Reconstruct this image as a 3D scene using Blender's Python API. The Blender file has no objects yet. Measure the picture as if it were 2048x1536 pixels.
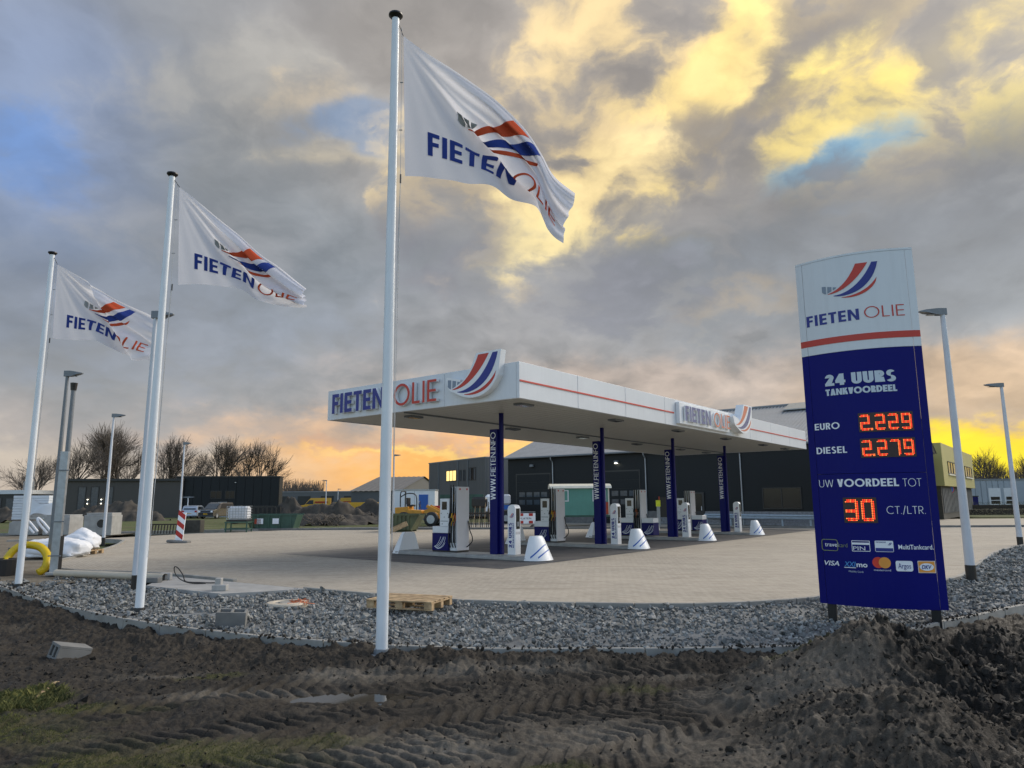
import bpy, bmesh, math, random
import numpy as np
from mathutils import Vector, Matrix
SC = bpy.context.scene
COL = SC.collection
R = math.radians
rnd = random.Random(7)
# ------------------------------------------------------------------ camera
CAM_H = 1.75; FPX = 1416.0; PITCH = R(9.40); ROLL = R(-0.3887)
cd = bpy.data.cameras.new('camera'); cam = bpy.data.objects.new('camera', cd); COL.objects.link(cam)
cd.sensor_fit = 'HORIZONTAL'; cd.sensor_width = 36.0; cd.lens = FPX / 2048 * 36.0
cd.clip_start = 0.05; cd.clip_end = 4000
_f = np.array([0, math.cos(PITCH), math.sin(PITCH)]); _r = np.array([1.0, 0, 0]); _u = np.cross(_r, _f)
_R = _r * math.cos(ROLL) + _u * math.sin(ROLL); _U = -_r * math.sin(ROLL) + _u * math.cos(ROLL)
cam.matrix_world = Matrix(((_R[0], _U[0], -_f[0], 0), (_R[1], _U[1], -_f[1], 0), (_R[2], _U[2], -_f[2], CAM_H), (0, 0, 0, 1)))
SC.camera = cam
def ray(px, py): return _f + _R * (px - 1024) / FPX + _U * (768 - py) / FPX
def at(px, py, z=0.0):                     # ground point seen at a pixel of the photograph
    d = ray(px, py); t = (z - CAM_H) / d[2]; return Vector((d[0] * t, d[1] * t, z))
def on(px, py, Y):                         # point at depth Y
    d = ray(px, py); t = Y / d[1]; return Vector((d[0] * t, Y, CAM_H + d[2] * t))
def azel(px, py):
    d = ray(px, py); return math.atan2(d[0], d[1]), math.atan2(d[2], math.hypot(d[0], d[1]))
# ------------------------------------------------------------------ view
SC.view_settings.view_transform = 'Standard'; SC.view_settings.look = 'None'
SC.view_settings.gamma = 1.0; SC.view_settings.use_curve_mapping = False
EXPO = 1.1
SC.view_settings.exposure = EXPO
# ------------------------------------------------------------------ sun
SUN_EL = R(36); SUN_AZ = R(58)             # azimuth from +Y towards +X
sl = bpy.data.lights.new('sun', 'SUN'); sl.energy = 1.5; sl.angle = R(40); sl.color = (1.0, 0.91, 0.79)
so = bpy.data.objects.new('sun', sl); COL.objects.link(so)
_sd = Vector((math.sin(SUN_AZ) * math.cos(SUN_EL), math.cos(SUN_AZ) * math.cos(SUN_EL), math.sin(SUN_EL)))
so.rotation_euler = _sd.to_track_quat('Z', 'Y').to_euler()
so.location = (0, 0, 60)
# ------------------------------------------------------------------ sky
W = bpy.data.worlds.new('World'); SC.world = W; W.use_nodes = True
nt = W.node_tree; nt.nodes.clear()
def lin(c):
    return tuple((x / 255 / 12.92 if x / 255 <= .04045 else ((x / 255 + .055) / 1.055) ** 2.4) for x in c)
class NB:
    def __init__(s, nt): s.nt = nt
    def n(s, t, **k):
        o = s.nt.nodes.new(t)
        for a, v in k.items(): setattr(o, a, v)
        return o
    def put(s, sock, v):
        if hasattr(v, 'is_linked') or isinstance(v, bpy.types.NodeSocket): s.nt.links.new(v, sock)
        else: sock.default_value = v
    def m(s, op, a, b=None, c=None):
        o = s.n('ShaderNodeMath', operation=op)
        s.put(o.inputs[0], a)
        if b is not None: s.put(o.inputs[1], b)
        if c is not None: s.put(o.inputs[2], c)
        return o.outputs[0]
    def mix(s, f, a, b):
        o = s.n('ShaderNodeMix', data_type='RGBA'); s.put(o.inputs[0], f); s.put(o.inputs[6], a); s.put(o.inputs[7], b); return o.outputs[2]
    def noise(s, vec, scale, detail=4, rough=.55, dist=0.0):
        o = s.n('ShaderNodeTexNoise'); s.put(o.inputs['Vector'], vec); o.inputs['Scale'].default_value = scale
        o.inputs['Detail'].default_value = detail; o.inputs['Roughness'].default_value = rough; o.inputs['Distortion'].default_value = dist
        return o.outputs[0]
    def ramp(s, f, stops, interp='LINEAR'):
        o = s.n('ShaderNodeValToRGB'); s.put(o.inputs[0], f); cr = o.color_ramp; cr.interpolation = interp
        while len(cr.elements) < len(stops): cr.elements.new(0.5)
        for e, (p, c) in zip(cr.elements, stops): e.position = p; e.color = (*c, 1) if len(c) == 3 else c
        return o.outputs[0]
    def comb(s, x, y, z):
        o = s.n('ShaderNodeCombineXYZ'); s.put(o.inputs[0], x); s.put(o.inputs[1], y); s.put(o.inputs[2], z); return o.outputs[0]
b = NB(nt)
tc = b.n('ShaderNodeTexCoord'); sep = b.n('ShaderNodeSeparateXYZ'); nt.links.new(tc.outputs['Generated'], sep.inputs[0])
X, Y, Z = sep.outputs
az = b.m('ARCTAN2', X, Y); el = b.m('ARCSINE', Z)
zz = b.m('ADD', b.m('MAXIMUM', Z, 0.0), 0.42)
px_, py_ = b.m('DIVIDE', X, zz), b.m('DIVIDE', Y, zz)
P = b.comb(px_, py_, 0.0)
w1 = b.noise(P, 3.6, 8, .6); w2 = b.noise(b.comb(py_, px_, 5.0), 3.8, 8, .6)
# billowing cells: a domain warped by its own noise
PW = b.comb(b.m('ADD', px_, b.m('MULTIPLY', w1, .13)), b.m('ADD', py_, b.m('MULTIPLY', w2, .13)), 1.0)
lump_ = b.n('ShaderNodeMapRange'); b.put(lump_.inputs[0], b.noise(PW, 8.5, 7, .52, .25)); lump_.inputs[1].default_value = .34; lump_.inputs[2].default_value = .66; lump = lump_.outputs[0]
soft_ = b.n('ShaderNodeMapRange'); b.put(soft_.inputs[0], b.noise(PW, 3.4, 6, .55, .3)); soft_.inputs[1].default_value = .35; soft_.inputs[2].default_value = .65; soft = soft_.outputs[0]
azw = b.m('ADD', az, b.m('MULTIPLY', b.m('SUBTRACT', w1, .5), .22))
elw = b.m('ADD', el, b.m('MULTIPLY', b.m('SUBTRACT', w2, .5), .15))
SKYK = 1 / 2 ** EXPO
def sc(c): l = lin(c); return (l[0] * SKYK, l[1] * SKYK, l[2] * SKYK, 1)
# base cloud deck: colour by elevation
hz = b.m('DIVIDE', elw, 0.75)
base = b.ramp(hz, [(0.0, sc((202, 186, 170))), (.09, sc((180, 172, 168))), (.2, sc((157, 158, 160))), (.4, sc((143, 149, 155))), (.62, sc((150, 153, 155))), (1.0, sc((158, 160, 165)))])
nish = b.n('ShaderNodeTexSky', sky_type='NISHITA', sun_disc=False, sun_elevation=SUN_EL, sun_rotation=SUN_AZ, air_density=1.2, dust_density=2.0)
NISHK = 0.15
col = base
def blob(col, c, px, py, sx, sy, rot=0.0, k=1.0, hard=1.0, brk=0.0):
    """one cloud bank or break in the deck, at a direction of the sky; sizes in milliradians"""
    a0, e0 = azel(px, py); c_, s_ = math.cos(R(rot)), math.sin(R(rot))
    da = b.m('SUBTRACT', azw, a0); de = b.m('SUBTRACT', elw, e0)
    u = b.m('ADD', b.m('MULTIPLY', da, c_ / sx * 1000), b.m('MULTIPLY', de, s_ / sx * 1000))
    v = b.m('SUBTRACT', b.m('MULTIPLY', de, c_ / sy * 1000), b.m('MULTIPLY', da, s_ / sy * 1000))
    q = b.m('ADD', b.m('MULTIPLY', u, u), b.m('MULTIPLY', v, v))
    if brk: q = b.m('ADD', q, b.m('MULTIPLY', b.m('SUBTRACT', lump, .55), -brk * .8))
    g = b.m('MULTIPLY', b.m('DIVIDE', 1.0, b.m('ADD', 1.0, b.m('EXPONENT', b.m('MULTIPLY', b.m('SUBTRACT', q, .75), 2.8)))), k)
    if hard != 1.0: g = b.n_clamp(g, hard)
    return b.mix(g, col, sc(c))
def n_clamp(g, hard):
    o = b.n('ShaderNodeMapRange', interpolation_type='SMOOTHSTEP'); b.put(o.inputs[0], g)
    o.inputs[1].default_value = .5 - .5 / hard; o.inputs[2].default_value = .5 + .5 / hard
    return o.outputs[0]
b.n_clamp = n_clamp
for args in [
    # (colour, direction, size, tilt, strength, hardness, raggedness): washes, banks, breaks, horizon glow
    ((176, 166, 154), 950, 120, 330, 200, 0, .8),
    ((172, 162, 152), 1500, 200, 460, 210, 0, .8),
    ((166, 160, 156), 1150, 660, 300, 120, 0, .6),
    ((130, 150, 188), 40, 230, 170, 200, 0, .75),
    ((104, 142, 200), 30, 285, 95, 34, -10, .8, 1, 2),
    ((176, 172, 164), 520, 190, 170, 70, 20, .7, 1, 3),
    ((206, 192, 164), 660, 315, 80, 22, 12, .9, 1, 3),
    ((206, 188, 160), 600, 195, 60, 26, 20, .7, 1, 4),
    ((116, 142, 176), 655, 268, 85, 30, 8, .75, 1, 4),
    ((134, 141, 154), 250, 620, 300, 90, 0, .6, 1, 2),
    ((158, 158, 160), 420, 470, 160, 50, -10, .6, 1, 2),
    ((242, 214, 158), 1180, 270, 220, 135, 20, .85, 1, 5),
    ((242, 214, 158), 1420, 150, 210, 125, 25, .85, 1, 5),
    ((246, 218, 158), 1700, 200, 260, 130, 20, .85, 1, 5),
    ((130, 126, 124), 1450, 245, 230, 48, 30, .95, 1, 3),
    ((136, 130, 126), 1700, 70, 150, 34, 20, .7, 1, 3),
    ((150, 142, 132), 1000, 330, 120, 45, 20, .6, 1, 4),
    ((255, 226, 146), 1430, 125, 85, 50, 20, 1, 1, 3.5),
    ((255, 226, 150), 1310, 175, 70, 34, 10, .9, 1, 4),
    ((255, 229, 132), 1730, 215, 150, 58, 20, 1, 1, 3),
    ((255, 228, 138), 1600, 275, 60, 36, 20, 1, 1, 3),
    ((255, 226, 128), 1920, 90, 100, 50, 10, 1, 1, 3.5),
    ((250, 226, 130), 1980, 250, 70, 45, 10, .9, 1, 3.5),
    ((255, 228, 164), 1210, 385, 120, 46, 8, 1, 1, 3.5),
    ((255, 232, 166), 1090, 480, 95, 48, 0, 1, 1, 3),
    ((255, 226, 140), 1290, 430, 70, 40, 10, .9, 1, 4),
    ((244, 208, 146), 1500, 592, 95, 24, 0, .8, 1, 3.5),
    ((104, 168, 208), 1690, 300, 85, 26, 18, 1, 1, 2.5),
    ((120, 164, 192), 1590, 345, 60, 22, 18, .9, 1, 2.5),
    ((110, 114, 119), 1420, 480, 180, 66, 18, .95, 1, 2.8),
    ((120, 124, 130), 1850, 400, 260, 80, 6, .95, 1, 2.5),
    ((126, 130, 135), 1640, 550, 300, 80, 0, .8, 1, 2.5),
    ((124, 124, 130), 1250, 590, 120, 50, 10, .85, 1, 3),
    ((124, 124, 130), 880, 500, 105, 58, 0, .9, 1, 2.5),
    ((196, 174, 156), 1300, 780, 420, 46, 0, .7, 1, 1),
    ((206, 172, 132), 1960, 770, 190, 56, 0, .85),
    ((238, 190, 142), 900, 872, 330, 34, 0, .75, 1, 1),
    ((255, 186, 98), 830, 938, 270, 42, 0, 1, 1.2, .6),
    ((255, 216, 126), 860, 905, 150, 9, 0, .85, 1, 1),
    ((206, 166, 142), 760, 884, 120, 11, 0, .7, 1, 1.5),
    ((214, 200, 182), 300, 945, 260, 34, 0, .6, 1, .6),
    ((255, 212, 40), 2020, 905, 230, 44, 0, 1.0, 1.3, .5),
    ((255, 232, 0), 2000, 915, 190, 34, 0, 1.0, 1.2, .3),
]:
    col = blob(col, *args)
fade = b.n('ShaderNodeMapRange'); b.put(fade.inputs[0], el); fade.inputs[1].default_value = .03; fade.inputs[2].default_value = .16; fade.inputs[3].default_value = .25
lr_ = b.n('ShaderNodeMapRange'); b.put(lr_.inputs[0], az); lr_.inputs[1].default_value = -.5; lr_.inputs[2].default_value = .15; lr_.inputs[3].default_value = .55
det = b.m('ADD', 1.02, b.m('MULTIPLY', b.m('MULTIPLY', fade.outputs[0], lr_.outputs[0]), b.m('ADD', b.m('MULTIPLY', b.m('SUBTRACT', lump, .5), .46), b.m('MULTIPLY', b.m('SUBTRACT', soft, .5), .34))))
vm = b.n('ShaderNodeVectorMath', operation='SCALE'); b.put(vm.inputs[0], col); b.put(vm.inputs[3], det)
nv = b.n('ShaderNodeVectorMath', operation='SCALE'); b.put(nv.inputs[0], nish.outputs[0]); nv.inputs[3].default_value = NISHK
# the deck is thick in the west (in view) and thins out evenly towards the clear east
cover = b.n('ShaderNodeMapRange', interpolation_type='SMOOTHSTEP'); b.put(cover.inputs[0], Y)
cover.inputs[1].default_value = -.55; cover.inputs[2].default_value = .45; cover.inputs[3].default_value = .3; cover.inputs[4].default_value = .97
fin = b.mix(cover.outputs[0], nv.outputs[0], vm.outputs[0])
bg = b.n('ShaderNodeBackground'); b.put(bg.inputs[0], fin); bg.inputs[1].default_value = 1.0
ow = b.n('ShaderNodeOutputWorld'); nt.links.new(bg.outputs[0], ow.inputs[0])
# ================================================================== helpers
def mat(name, c, rough=.6, metal=0.0, amp=.12, scale=4.0, bump=0.0, bscale=60.0, spec=.5, emit=0.0, c2=None, trans=0.0, alpha=1.0, coat=0.0, obj=False, streak=0.0):
    m = bpy.data.materials.new(name); m.use_nodes = True; t = m.node_tree; p = t.nodes['Principled BSDF']; b = NB(t)
    if obj: vec = b.n('ShaderNodeTexCoord').outputs['Object']
    else: vec = b.n('ShaderNodeNewGeometry').outputs['Position']
    lo = tuple(max(0, x * (1 - amp)) for x in c) + (1,); hi = tuple(min(1, x * (1 + amp)) for x in (c2 or c)) + (1,)
    f = b.noise(vec, scale, 5, .6)
    mr = b.n('ShaderNodeMapRange'); b.put(mr.inputs[0], f); mr.inputs[1].default_value = .3; mr.inputs[2].default_value = .7
    colr = b.mix(mr.outputs[0], lo, hi)
    if streak:
        mp = b.n('ShaderNodeMapping'); b.put(mp.inputs[0], vec); mp.inputs['Scale'].default_value = (6, 6, .35)
        sf = b.noise(mp.outputs[0], 2.0, 4, .6); mr2 = b.n('ShaderNodeMapRange'); b.put(mr2.inputs[0], sf)
        mr2.inputs[1].default_value = .5; mr2.inputs[2].default_value = .75; mr2.inputs[4].default_value = streak
        colr = b.mix(mr2.outputs[0], colr, tuple(x * .45 + .01 for x in c) + (1,))
    b.put(p.inputs['Base Color'], colr)
    rr = b.n('ShaderNodeMapRange'); b.put(rr.inputs[0], f); rr.inputs[3].default_value = max(.03, rough - .08); rr.inputs[4].default_value = min(1, rough + .08)
    b.put(p.inputs['Roughness'], rr.outputs[0])
    p.inputs['Metallic'].default_value = metal; p.inputs['Specular IOR Level'].default_value = spec
    if coat: p.inputs['Coat Weight'].default_value = coat
    if emit: p.inputs['Emission Color'].default_value = (*c, 1); p.inputs['Emission Strength'].default_value = emit
    if trans: p.inputs['Transmission Weight'].default_value = trans
    if bump:
        bp = b.n('ShaderNodeBump'); b.put(bp.inputs['Height'], b.noise(vec, bscale, 4, .6)); bp.inputs['Strength'].default_value = bump; bp.inputs['Distance'].default_value = .01
        b.put(p.inputs['Normal'], bp.outputs[0])
    return m
class MB:
    def __init__(s): s.v = []; s.f = []; s.mi = []
    def add(s, vs, fs, m=0):
        o = len(s.v); s.v += [tuple(v) for v in vs]; s.f += [tuple(i + o for i in f) for f in fs]; s.mi += [m] * len(fs); return s
    def box(s, c, d, rz=0.0, m=0, rx=0.0, ry=0.0):
        Mx = Matrix.Translation(c) @ Matrix.Rotation(rz, 4, 'Z') @ Matrix.Rotation(ry, 4, 'Y') @ Matrix.Rotation(rx, 4, 'X')
        x, y, z = d[0] / 2, d[1] / 2, d[2] / 2
        vs = [Mx @ Vector(q) for q in ((-x, -y, -z), (x, -y, -z), (x, y, -z), (-x, y, -z), (-x, -y, z), (x, -y, z), (x, y, z), (-x, y, z))]
        return s.add(vs, [(0, 3, 2, 1), (4, 5, 6, 7), (0, 1, 5, 4), (1, 2, 6, 5), (2, 3, 7, 6), (3, 0, 4, 7)], m)
    def b2(s, x0, y0, z0, x1, y1, z1, m=0): return s.box(((x0 + x1) / 2, (y0 + y1) / 2, (z0 + z1) / 2), (abs(x1 - x0), abs(y1 - y0), abs(z1 - z0)), 0, m)
    def beam(s, p, q, w, h=None, m=0):
        p, q = Vector(p), Vector(q); d = (q - p); L = d.length; d.normalize()
        up = Vector((0, 0, 1)) if abs(d.z) < .95 else Vector((0, 1, 0)); sx = d.cross(up).normalized(); sz = sx.cross(d); h = h or w
        vs = []
        for o in (p, q):
            for a, c in ((-1, -1), (1, -1), (1, 1), (-1, 1)): vs.append(o + sx * a * w / 2 + sz * c * h / 2)
        return s.add(vs, [(0, 1, 2, 3), (7, 6, 5, 4), (0, 4, 5, 1), (1, 5, 6, 2), (2, 6, 7, 3), (3, 7, 4, 0)], m)
    def tube(s, pts, r, n=8, m=0, cap=True, close=False):
        pts = [Vector(p) for p in pts]; N = len(pts); rs = r if isinstance(r, (list, tuple)) else [r] * N; vs = []; ref = None
        for i, p in enumerate(pts):
            if close: d = pts[(i + 1) % N] - pts[i - 1]
            else: d = pts[min(i + 1, N - 1)] - pts[max(i - 1, 0)]
            d.normalize()
            if ref is None:
                ref = Vector((0, 0, 1)) if abs(d.z) < .9 else Vector((1, 0, 0))
            e = (ref - d * ref.dot(d)).normalized(); g = d.cross(e); ref = e
            for k in range(n): a = 2 * math.pi * k / n; vs.append(p + (e * math.cos(a) + g * math.sin(a)) * rs[i])
        fs = []
        for i in range(N if close else N - 1):
            j = (i + 1) % N
            for k in range(n): fs.append((i * n + k, i * n + (k + 1) % n, j * n + (k + 1) % n, j * n + k))
        if cap and not close: fs.append(tuple(range(n - 1, -1, -1))); fs.append(tuple((N - 1) * n + k for k in range(n)))
        return s.add(vs, fs, m)
    def cyl(s, c, r0, r1, z0, z1, n=16, m=0): return s.tube([(c[0], c[1], z0), (c[0], c[1], z1)], [r0, r1], n, m)
    def lathe(s, prof, c=(0, 0, 0), n=20, m=0):
        vs = []; fs = []
        for (r, z) in prof:
            for k in range(n): a = 2 * math.pi * k / n; vs.append((c[0] + r * math.cos(a), c[1] + r * math.sin(a), c[2] + z))
        for i in range(len(prof) - 1):
            for k in range(n): fs.append((i * n + k, i * n + (k + 1) % n, (i + 1) * n + (k + 1) % n, (i + 1) * n + k))
        fs.append(tuple(range(n - 1, -1, -1))); fs.append(tuple((len(prof) - 1) * n + k for k in range(n)))
        return s.add(vs, fs, m)
    def extr(s, poly, fn, d0, d1, m=0, mside=None):
        """prism of a 2-D outline, fn(u, v, d) -> point"""
        n = len(poly); vs = [fn(u, v, d0) for u, v in poly] + [fn(u, v, d1) for u, v in poly]
        s.add(vs, [tuple(range(n, 2 * n))], m)
        o = len(s.v) - 2 * n
        fs = [tuple(range(n - 1, -1, -1))] + [(i, (i + 1) % n, (i + 1) % n + n, i + n) for i in range(n)]
        s.f += [tuple(k + o for k in f) for f in fs]; s.mi += [m if mside is None else mside] * len(fs); return s
    def build(s, name, mats, parent=None, smooth=False, bevel=0.0, seg=1, loc=None):
        me = bpy.data.meshes.new(name); me.from_pydata(s.v, [], s.f)
        for q in (mats if isinstance(mats, (list, tuple)) else [mats]): me.materials.append(q)
        me.polygons.foreach_set('material_index', s.mi)
        bm = bmesh.new(); bm.from_mesh(me)
        bmesh.ops.recalc_face_normals(bm, faces=bm.faces)
        if bevel:
            ed = [e for e in bm.edges if len(e.link_faces) == 2 and e.calc_face_angle(0) > .5]
            bmesh.ops.bevel(bm, geom=ed, offset=bevel, segments=seg, affect='EDGES', clamp_overlap=True)
        bm.to_mesh(me); bm.free()
        if smooth:
            me.polygons.foreach_set('use_smooth', [True] * len(me.polygons))
            if smooth != 'all': me.set_sharp_from_angle(angle=R(38))
        return link(name, me, parent, loc)
def link(name, me, parent=None, loc=None):
    o = bpy.data.objects.new(name, me); COL.objects.link(o)
    if parent is not None: o.parent = parent
    if loc is not None: o.location = loc
    return o
def tag(o, label=None, cat=None, group=None, kind=None):
    if label: o['label'] = label
    if cat: o['category'] = cat
    if group: o['group'] = group
    if kind: o['kind'] = kind
    return o
def thing(name, label, cat, loc=(0, 0, 0), rz=0.0, group=None):
    o = bpy.data.objects.new(name, None); COL.objects.link(o); o.location = loc; o.rotation_euler = (0, 0, rz); o.empty_display_size = .2
    return tag(o, label, cat, group)
def dup(root, loc, rz, label, scale=None):
    def cp(o, par):
        c = o.copy(); COL.objects.link(c); c.parent = par
        for ch in list(o.children): cp(ch, c)
        return c
    c = cp(root, None); c.location = loc; c.rotation_euler = (0, 0, rz); c['label'] = label
    if scale: c.scale = (scale,) * 3 if not isinstance(scale, tuple) else scale
    return c
# ------------------------------------------------------------------ stroke lettering
def _rect(x0, y0, x1, y1): return [(x0, y0), (x1, y0), (x1, y1), (x0, y1)]
def _arc(cx, cy, rx, ry, a0, a1, w, wy=None, n=None):
    wy = wy or w; n = n or max(5, int(abs(a1 - a0) / 15)); out = []
    for i in range(n):
        q = []
        for a, k in ((i, 0), (i + 1, 0), (i + 1, 1), (i, 1)):
            t = R(a0 + (a1 - a0) * a / n); q.append((cx + (rx - k * w) * math.cos(t), cy + (ry - k * wy) * math.sin(t)))
        out.append(q)
    return out
def _par(xb, xt, y0, y1, wd): return [(xb, y0), (xb + wd, y0), (xt + wd, y1), (xt, y1)]
def glyph(ch, w):
    h = w * .86; d = w * 1.12
    if ch == 'I': return [_rect(0, 0, w, 1)], w
    if ch == 'F': return [_rect(0, 0, w, 1), _rect(w, 1 - h, .5, 1), _rect(w, .42, .47, .42 + h)], .5
    if ch == 'E': return [_rect(0, 0, w, 1), _rect(w, 1 - h, .54, 1), _rect(w, .5 - h / 2, .51, .5 + h / 2), _rect(w, 0, .54, h)], .54
    if ch == 'L': return [_rect(0, 0, w, 1), _rect(w, 0, .48, h)], .48
    if ch == 'T': return [_rect(0, 1 - h, .58, 1), _rect(.29 - w / 2, 0, .29 + w / 2, 1 - h)], .58
    if ch == 'N': return [_rect(0, 0, w, 1), _rect(.78 - w, 0, .78, 1), [(w, 1), (w, 1 - d * .55), (.78 - w, 0), (.78 - w, d * .55)]] if w < .1 else [_rect(0, 0, w, 1), _rect(.78 - w, 0, .78, 1), [(w, 1), (w, 1 - d * 1.5), (.78 - w, 0), (.78 - w, d * 1.5)]], .78
    if ch == 'O': return _arc(.5, .5, .51, .52, 0, 360, w, h, 28), 1.0
    if ch == 'Q': return _arc(.5, .5, .51, .52, 0, 360, w, h, 28), 1.0
    if ch == 'C': return _arc(.5, .5, .51, .52, 48, 312, w, h, 22), .86
    if ch == 'G': return _arc(.5, .5, .51, .52, 48, 330, w, h, 22) + [_rect(.55, .4, .98, .4 + h)], .98
    if ch == 'U': return [_rect(0, .3, w, 1), _rect(.62 - w, .3, .62, 1)] + _arc(.31, .3, .31, .31, 180, 360, w, h, 12), .62
    if ch == 'D': return [_rect(0, 0, w, 1), _rect(w, 1 - h, .3, 1), _rect(w, 0, .3, h)] + _arc(.3, .5, .42, .5, -90, 90, w, h, 14), .72
    if ch == 'R' or ch == 'P':
        q = [_rect(0, 0, w, 1), _rect(w, 1 - h, .3, 1), _rect(w, .42, .3, .42 + h)] + _arc(.3, .71, .26, .29, -90, 90, w, h, 10)
        if ch == 'R': q.append([(.22, .42), (.22 + d, .42), (.58, 0), (.58 - d, 0)])
        return q, .58
    if ch == 'B': return [_rect(0, 0, w, 1), _rect(w, 1 - h, .28, 1), _rect(w, .5 - h / 2, .3, .5 + h / 2), _rect(w, 0, .3, h)] + _arc(.28, .75 - h / 8, .25, .25 + h / 8, -90, 90, w, h, 10) + _arc(.3, .25 + h / 8, .28, .25 + h / 8, -90, 90, w, h, 10), .58
    if ch == 'S': return _arc(.28, .74, .25, .275, 25, 270, w, h, 14) + _arc(.28, .265, .28, .285, 90, -150, w, h, 14), .56
    if ch == '2': return _arc(.29, .7, .28, .31, 0, 175, w, h, 12) + [[(.57, .7), (.57 - w, .7), (.02, h), (.02 + w * 1.5, h)], _rect(0, 0, .58, h)], .58
    if ch == '4': return [_rect(.4 - w / 2, 0, .4 + w / 2, 1), _rect(0, .2, .62, .2 + h), [(0, .2 + h), (d, .2 + h), (.4, 1), (.4 - w / 2, 1)]], .64
    if ch == 'A': return [_par(0, .34 - d / 2, 0, 1, d), _par(.68, .34 + d / 2, 0, 1, d)[0:0] or [(.68 - d, 0), (.68, 0), (.34 + d / 2, 1), (.34 - d / 2, 1)], _rect(.17, .22, .51, .22 + h)], .68
    if ch == 'V': return [[(.32 - d / 2, 0), (.32 + d / 2, 0), (d, 1), (0, 1)], [(.32 - d / 2, 0), (.32 + d / 2, 0), (.64, 1), (.64 - d, 1)]], .64
    if ch == 'W': return [[(.25 - d / 2, 0), (.25 + d / 2, 0), (d, 1), (0, 1)], [(.25 - d / 2, 0), (.25 + d / 2, 0), (.5 + d / 2, 1), (.5 - d / 2, 1)], [(.75 - d / 2, 0), (.75 + d / 2, 0), (.5 + d / 2, 1), (.5 - d / 2, 1)], [(.75 - d / 2, 0), (.75 + d / 2, 0), (1.0, 1), (1 - d, 1)]], 1.0
    if ch == 'K': return [_rect(0, 0, w, 1), [(w, .38), (w, .38 + d), (.6 - d * .2, 1), (.6 - d * 1.1 + .0, 1)] if w < .12 else [(w, .35), (w, .35 + d), (.62 - d, 1), (.62, 1)], [(w, .45), (w + d * .8, .62), (.66, 0), (.66 - d, 0)]], .66
    if ch == 'M': return [_rect(0, 0, w, 1), _rect(.84 - w, 0, .84, 1), [(w, 1), (w, 1 - d), (.42, .15), (.42, .15 + d)], [(.84 - w, 1), (.84 - w, 1 - d), (.42, .15), (.42, .15 + d)]], .84
    if ch == '.': return [_rect(0, 0, w * 1.05, w * 1.0)], w * 1.05
    if ch == '/': return [_par(0, .3, -.1, 1.05, w)], .4
    return [], .28
def text2d(s, w, track=.13):
    out = []; x = 0.0
    for ch in s:
        p, adv = glyph(ch, w)
        out += [[(u + x, v) for u, v in q] for q in p]
        x += adv + (track if ch != ' ' else 0)
    return out, x - track
_bf = {}
def bfont2d(s, bold=0.0, shear=0.0):
    """outline text of Blender's own font as flat polygons of cap height ~1"""
    k = (s, bold, shear)
    if k in _bf: return _bf[k]
    cu = bpy.data.curves.new('tmp', 'FONT'); cu.body = s; cu.size = 1.4; cu.offset = bold; cu.shear = shear; cu.resolution_u = 3
    o = bpy.data.objects.new('tmp', cu); me = o.to_mesh()
    vs = [(v.co.x, v.co.y) for v in me.vertices]; fs = [[vs[i] for i in p.vertices] for p in me.polygons]
    wd = max([v[0] for v in vs] or [1]); o.to_mesh_clear(); bpy.data.objects.remove(o); bpy.data.curves.remove(cu)
    _bf[k] = (fs, wd); return _bf[k]
def flat(mb, polys, fn, x, y, h, m=0, sx=1.0, lift=0.0, cut=0):
    """put polygons on a surface fn(u, v, d); each stroke a hair above the last so none share a plane"""
    for i, q in enumerate(polys):
        l = lift + (i % 9) * .00025
        if cut and len(q) == 4:
            (a, b_, c, d) = [Vector((*t, 0)) for t in q]; n = cut
            g = [[(a.lerp(b_, i2 / n)).lerp(d.lerp(c, i2 / n), j2 / n) for i2 in range(n + 1)] for j2 in range(n + 1)]
            vs = [fn(x + p.x * h * sx, y + p.y * h, l) for row in g for p in row]
            mb.add(vs, [(j2 * (n + 1) + i2, j2 * (n + 1) + i2 + 1, (j2 + 1) * (n + 1) + i2 + 1, (j2 + 1) * (n + 1) + i2) for j2 in range(n) for i2 in range(n)], m)
        else:
            mb.add([fn(x + u * h * sx, y + v * h, l) for u, v in q], [tuple(range(len(q)))], m)
# brand swoosh: three curved bands and three grey ticks, in a unit box (1 wide, ~.62 high)
def _bez(p0, p1, p2, p3, n=14): 
    return [tuple((1 - t) ** 3 * a + 3 * (1 - t) ** 2 * t * b_ + 3 * (1 - t) * t * t * c + t ** 3 * d for a, b_, c, d in zip(p0, p1, p2, p3)) for t in [i / n for i in range(n + 1)]]
def _band(top, bot): return [[bot[i], bot[i + 1], top[i + 1], top[i]] for i in range(len(top) - 1)]
def swoosh():
    red = _band(_bez((.10, .115), (.32, .16), (.50, .35), (.62, .63)), _bez((.10, .105), (.38, .09), (.66, .34), (.83, .63)))
    blue = _band(_bez((.20, .065), (.50, .06), (.74, .30), (.90, .63)), _bez((.20, .055), (.48, -.02), (.88, .10), (1.0, .63)))
    red2 = _band(_bez((.34, .012), (.60, .0), (.84, .12), (.965, .33)), _bez((.34, .004), (.60, -.06), (.86, .06), (.945, .245)))
    grey = _band(_bez((.0, .28), (.02, .28), (.06, .275), (.075, .27), 3), _bez((.0, .17), (.02, .135), (.05, .125), (.07, .12), 3)) \
        + _band(_bez((.10, .262), (.13, .255), (.15, .25), (.175, .245), 3), _bez((.095, .13), (.12, .14), (.15, .15), (.17, .165), 3)) \
        + _band(_bez((.20, .235), (.22, .23), (.24, .228), (.26, .222), 3), _bez((.195, .175), (.21, .18), (.24, .195), (.25, .205), 3))
    return red, blue, red2, grey
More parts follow.
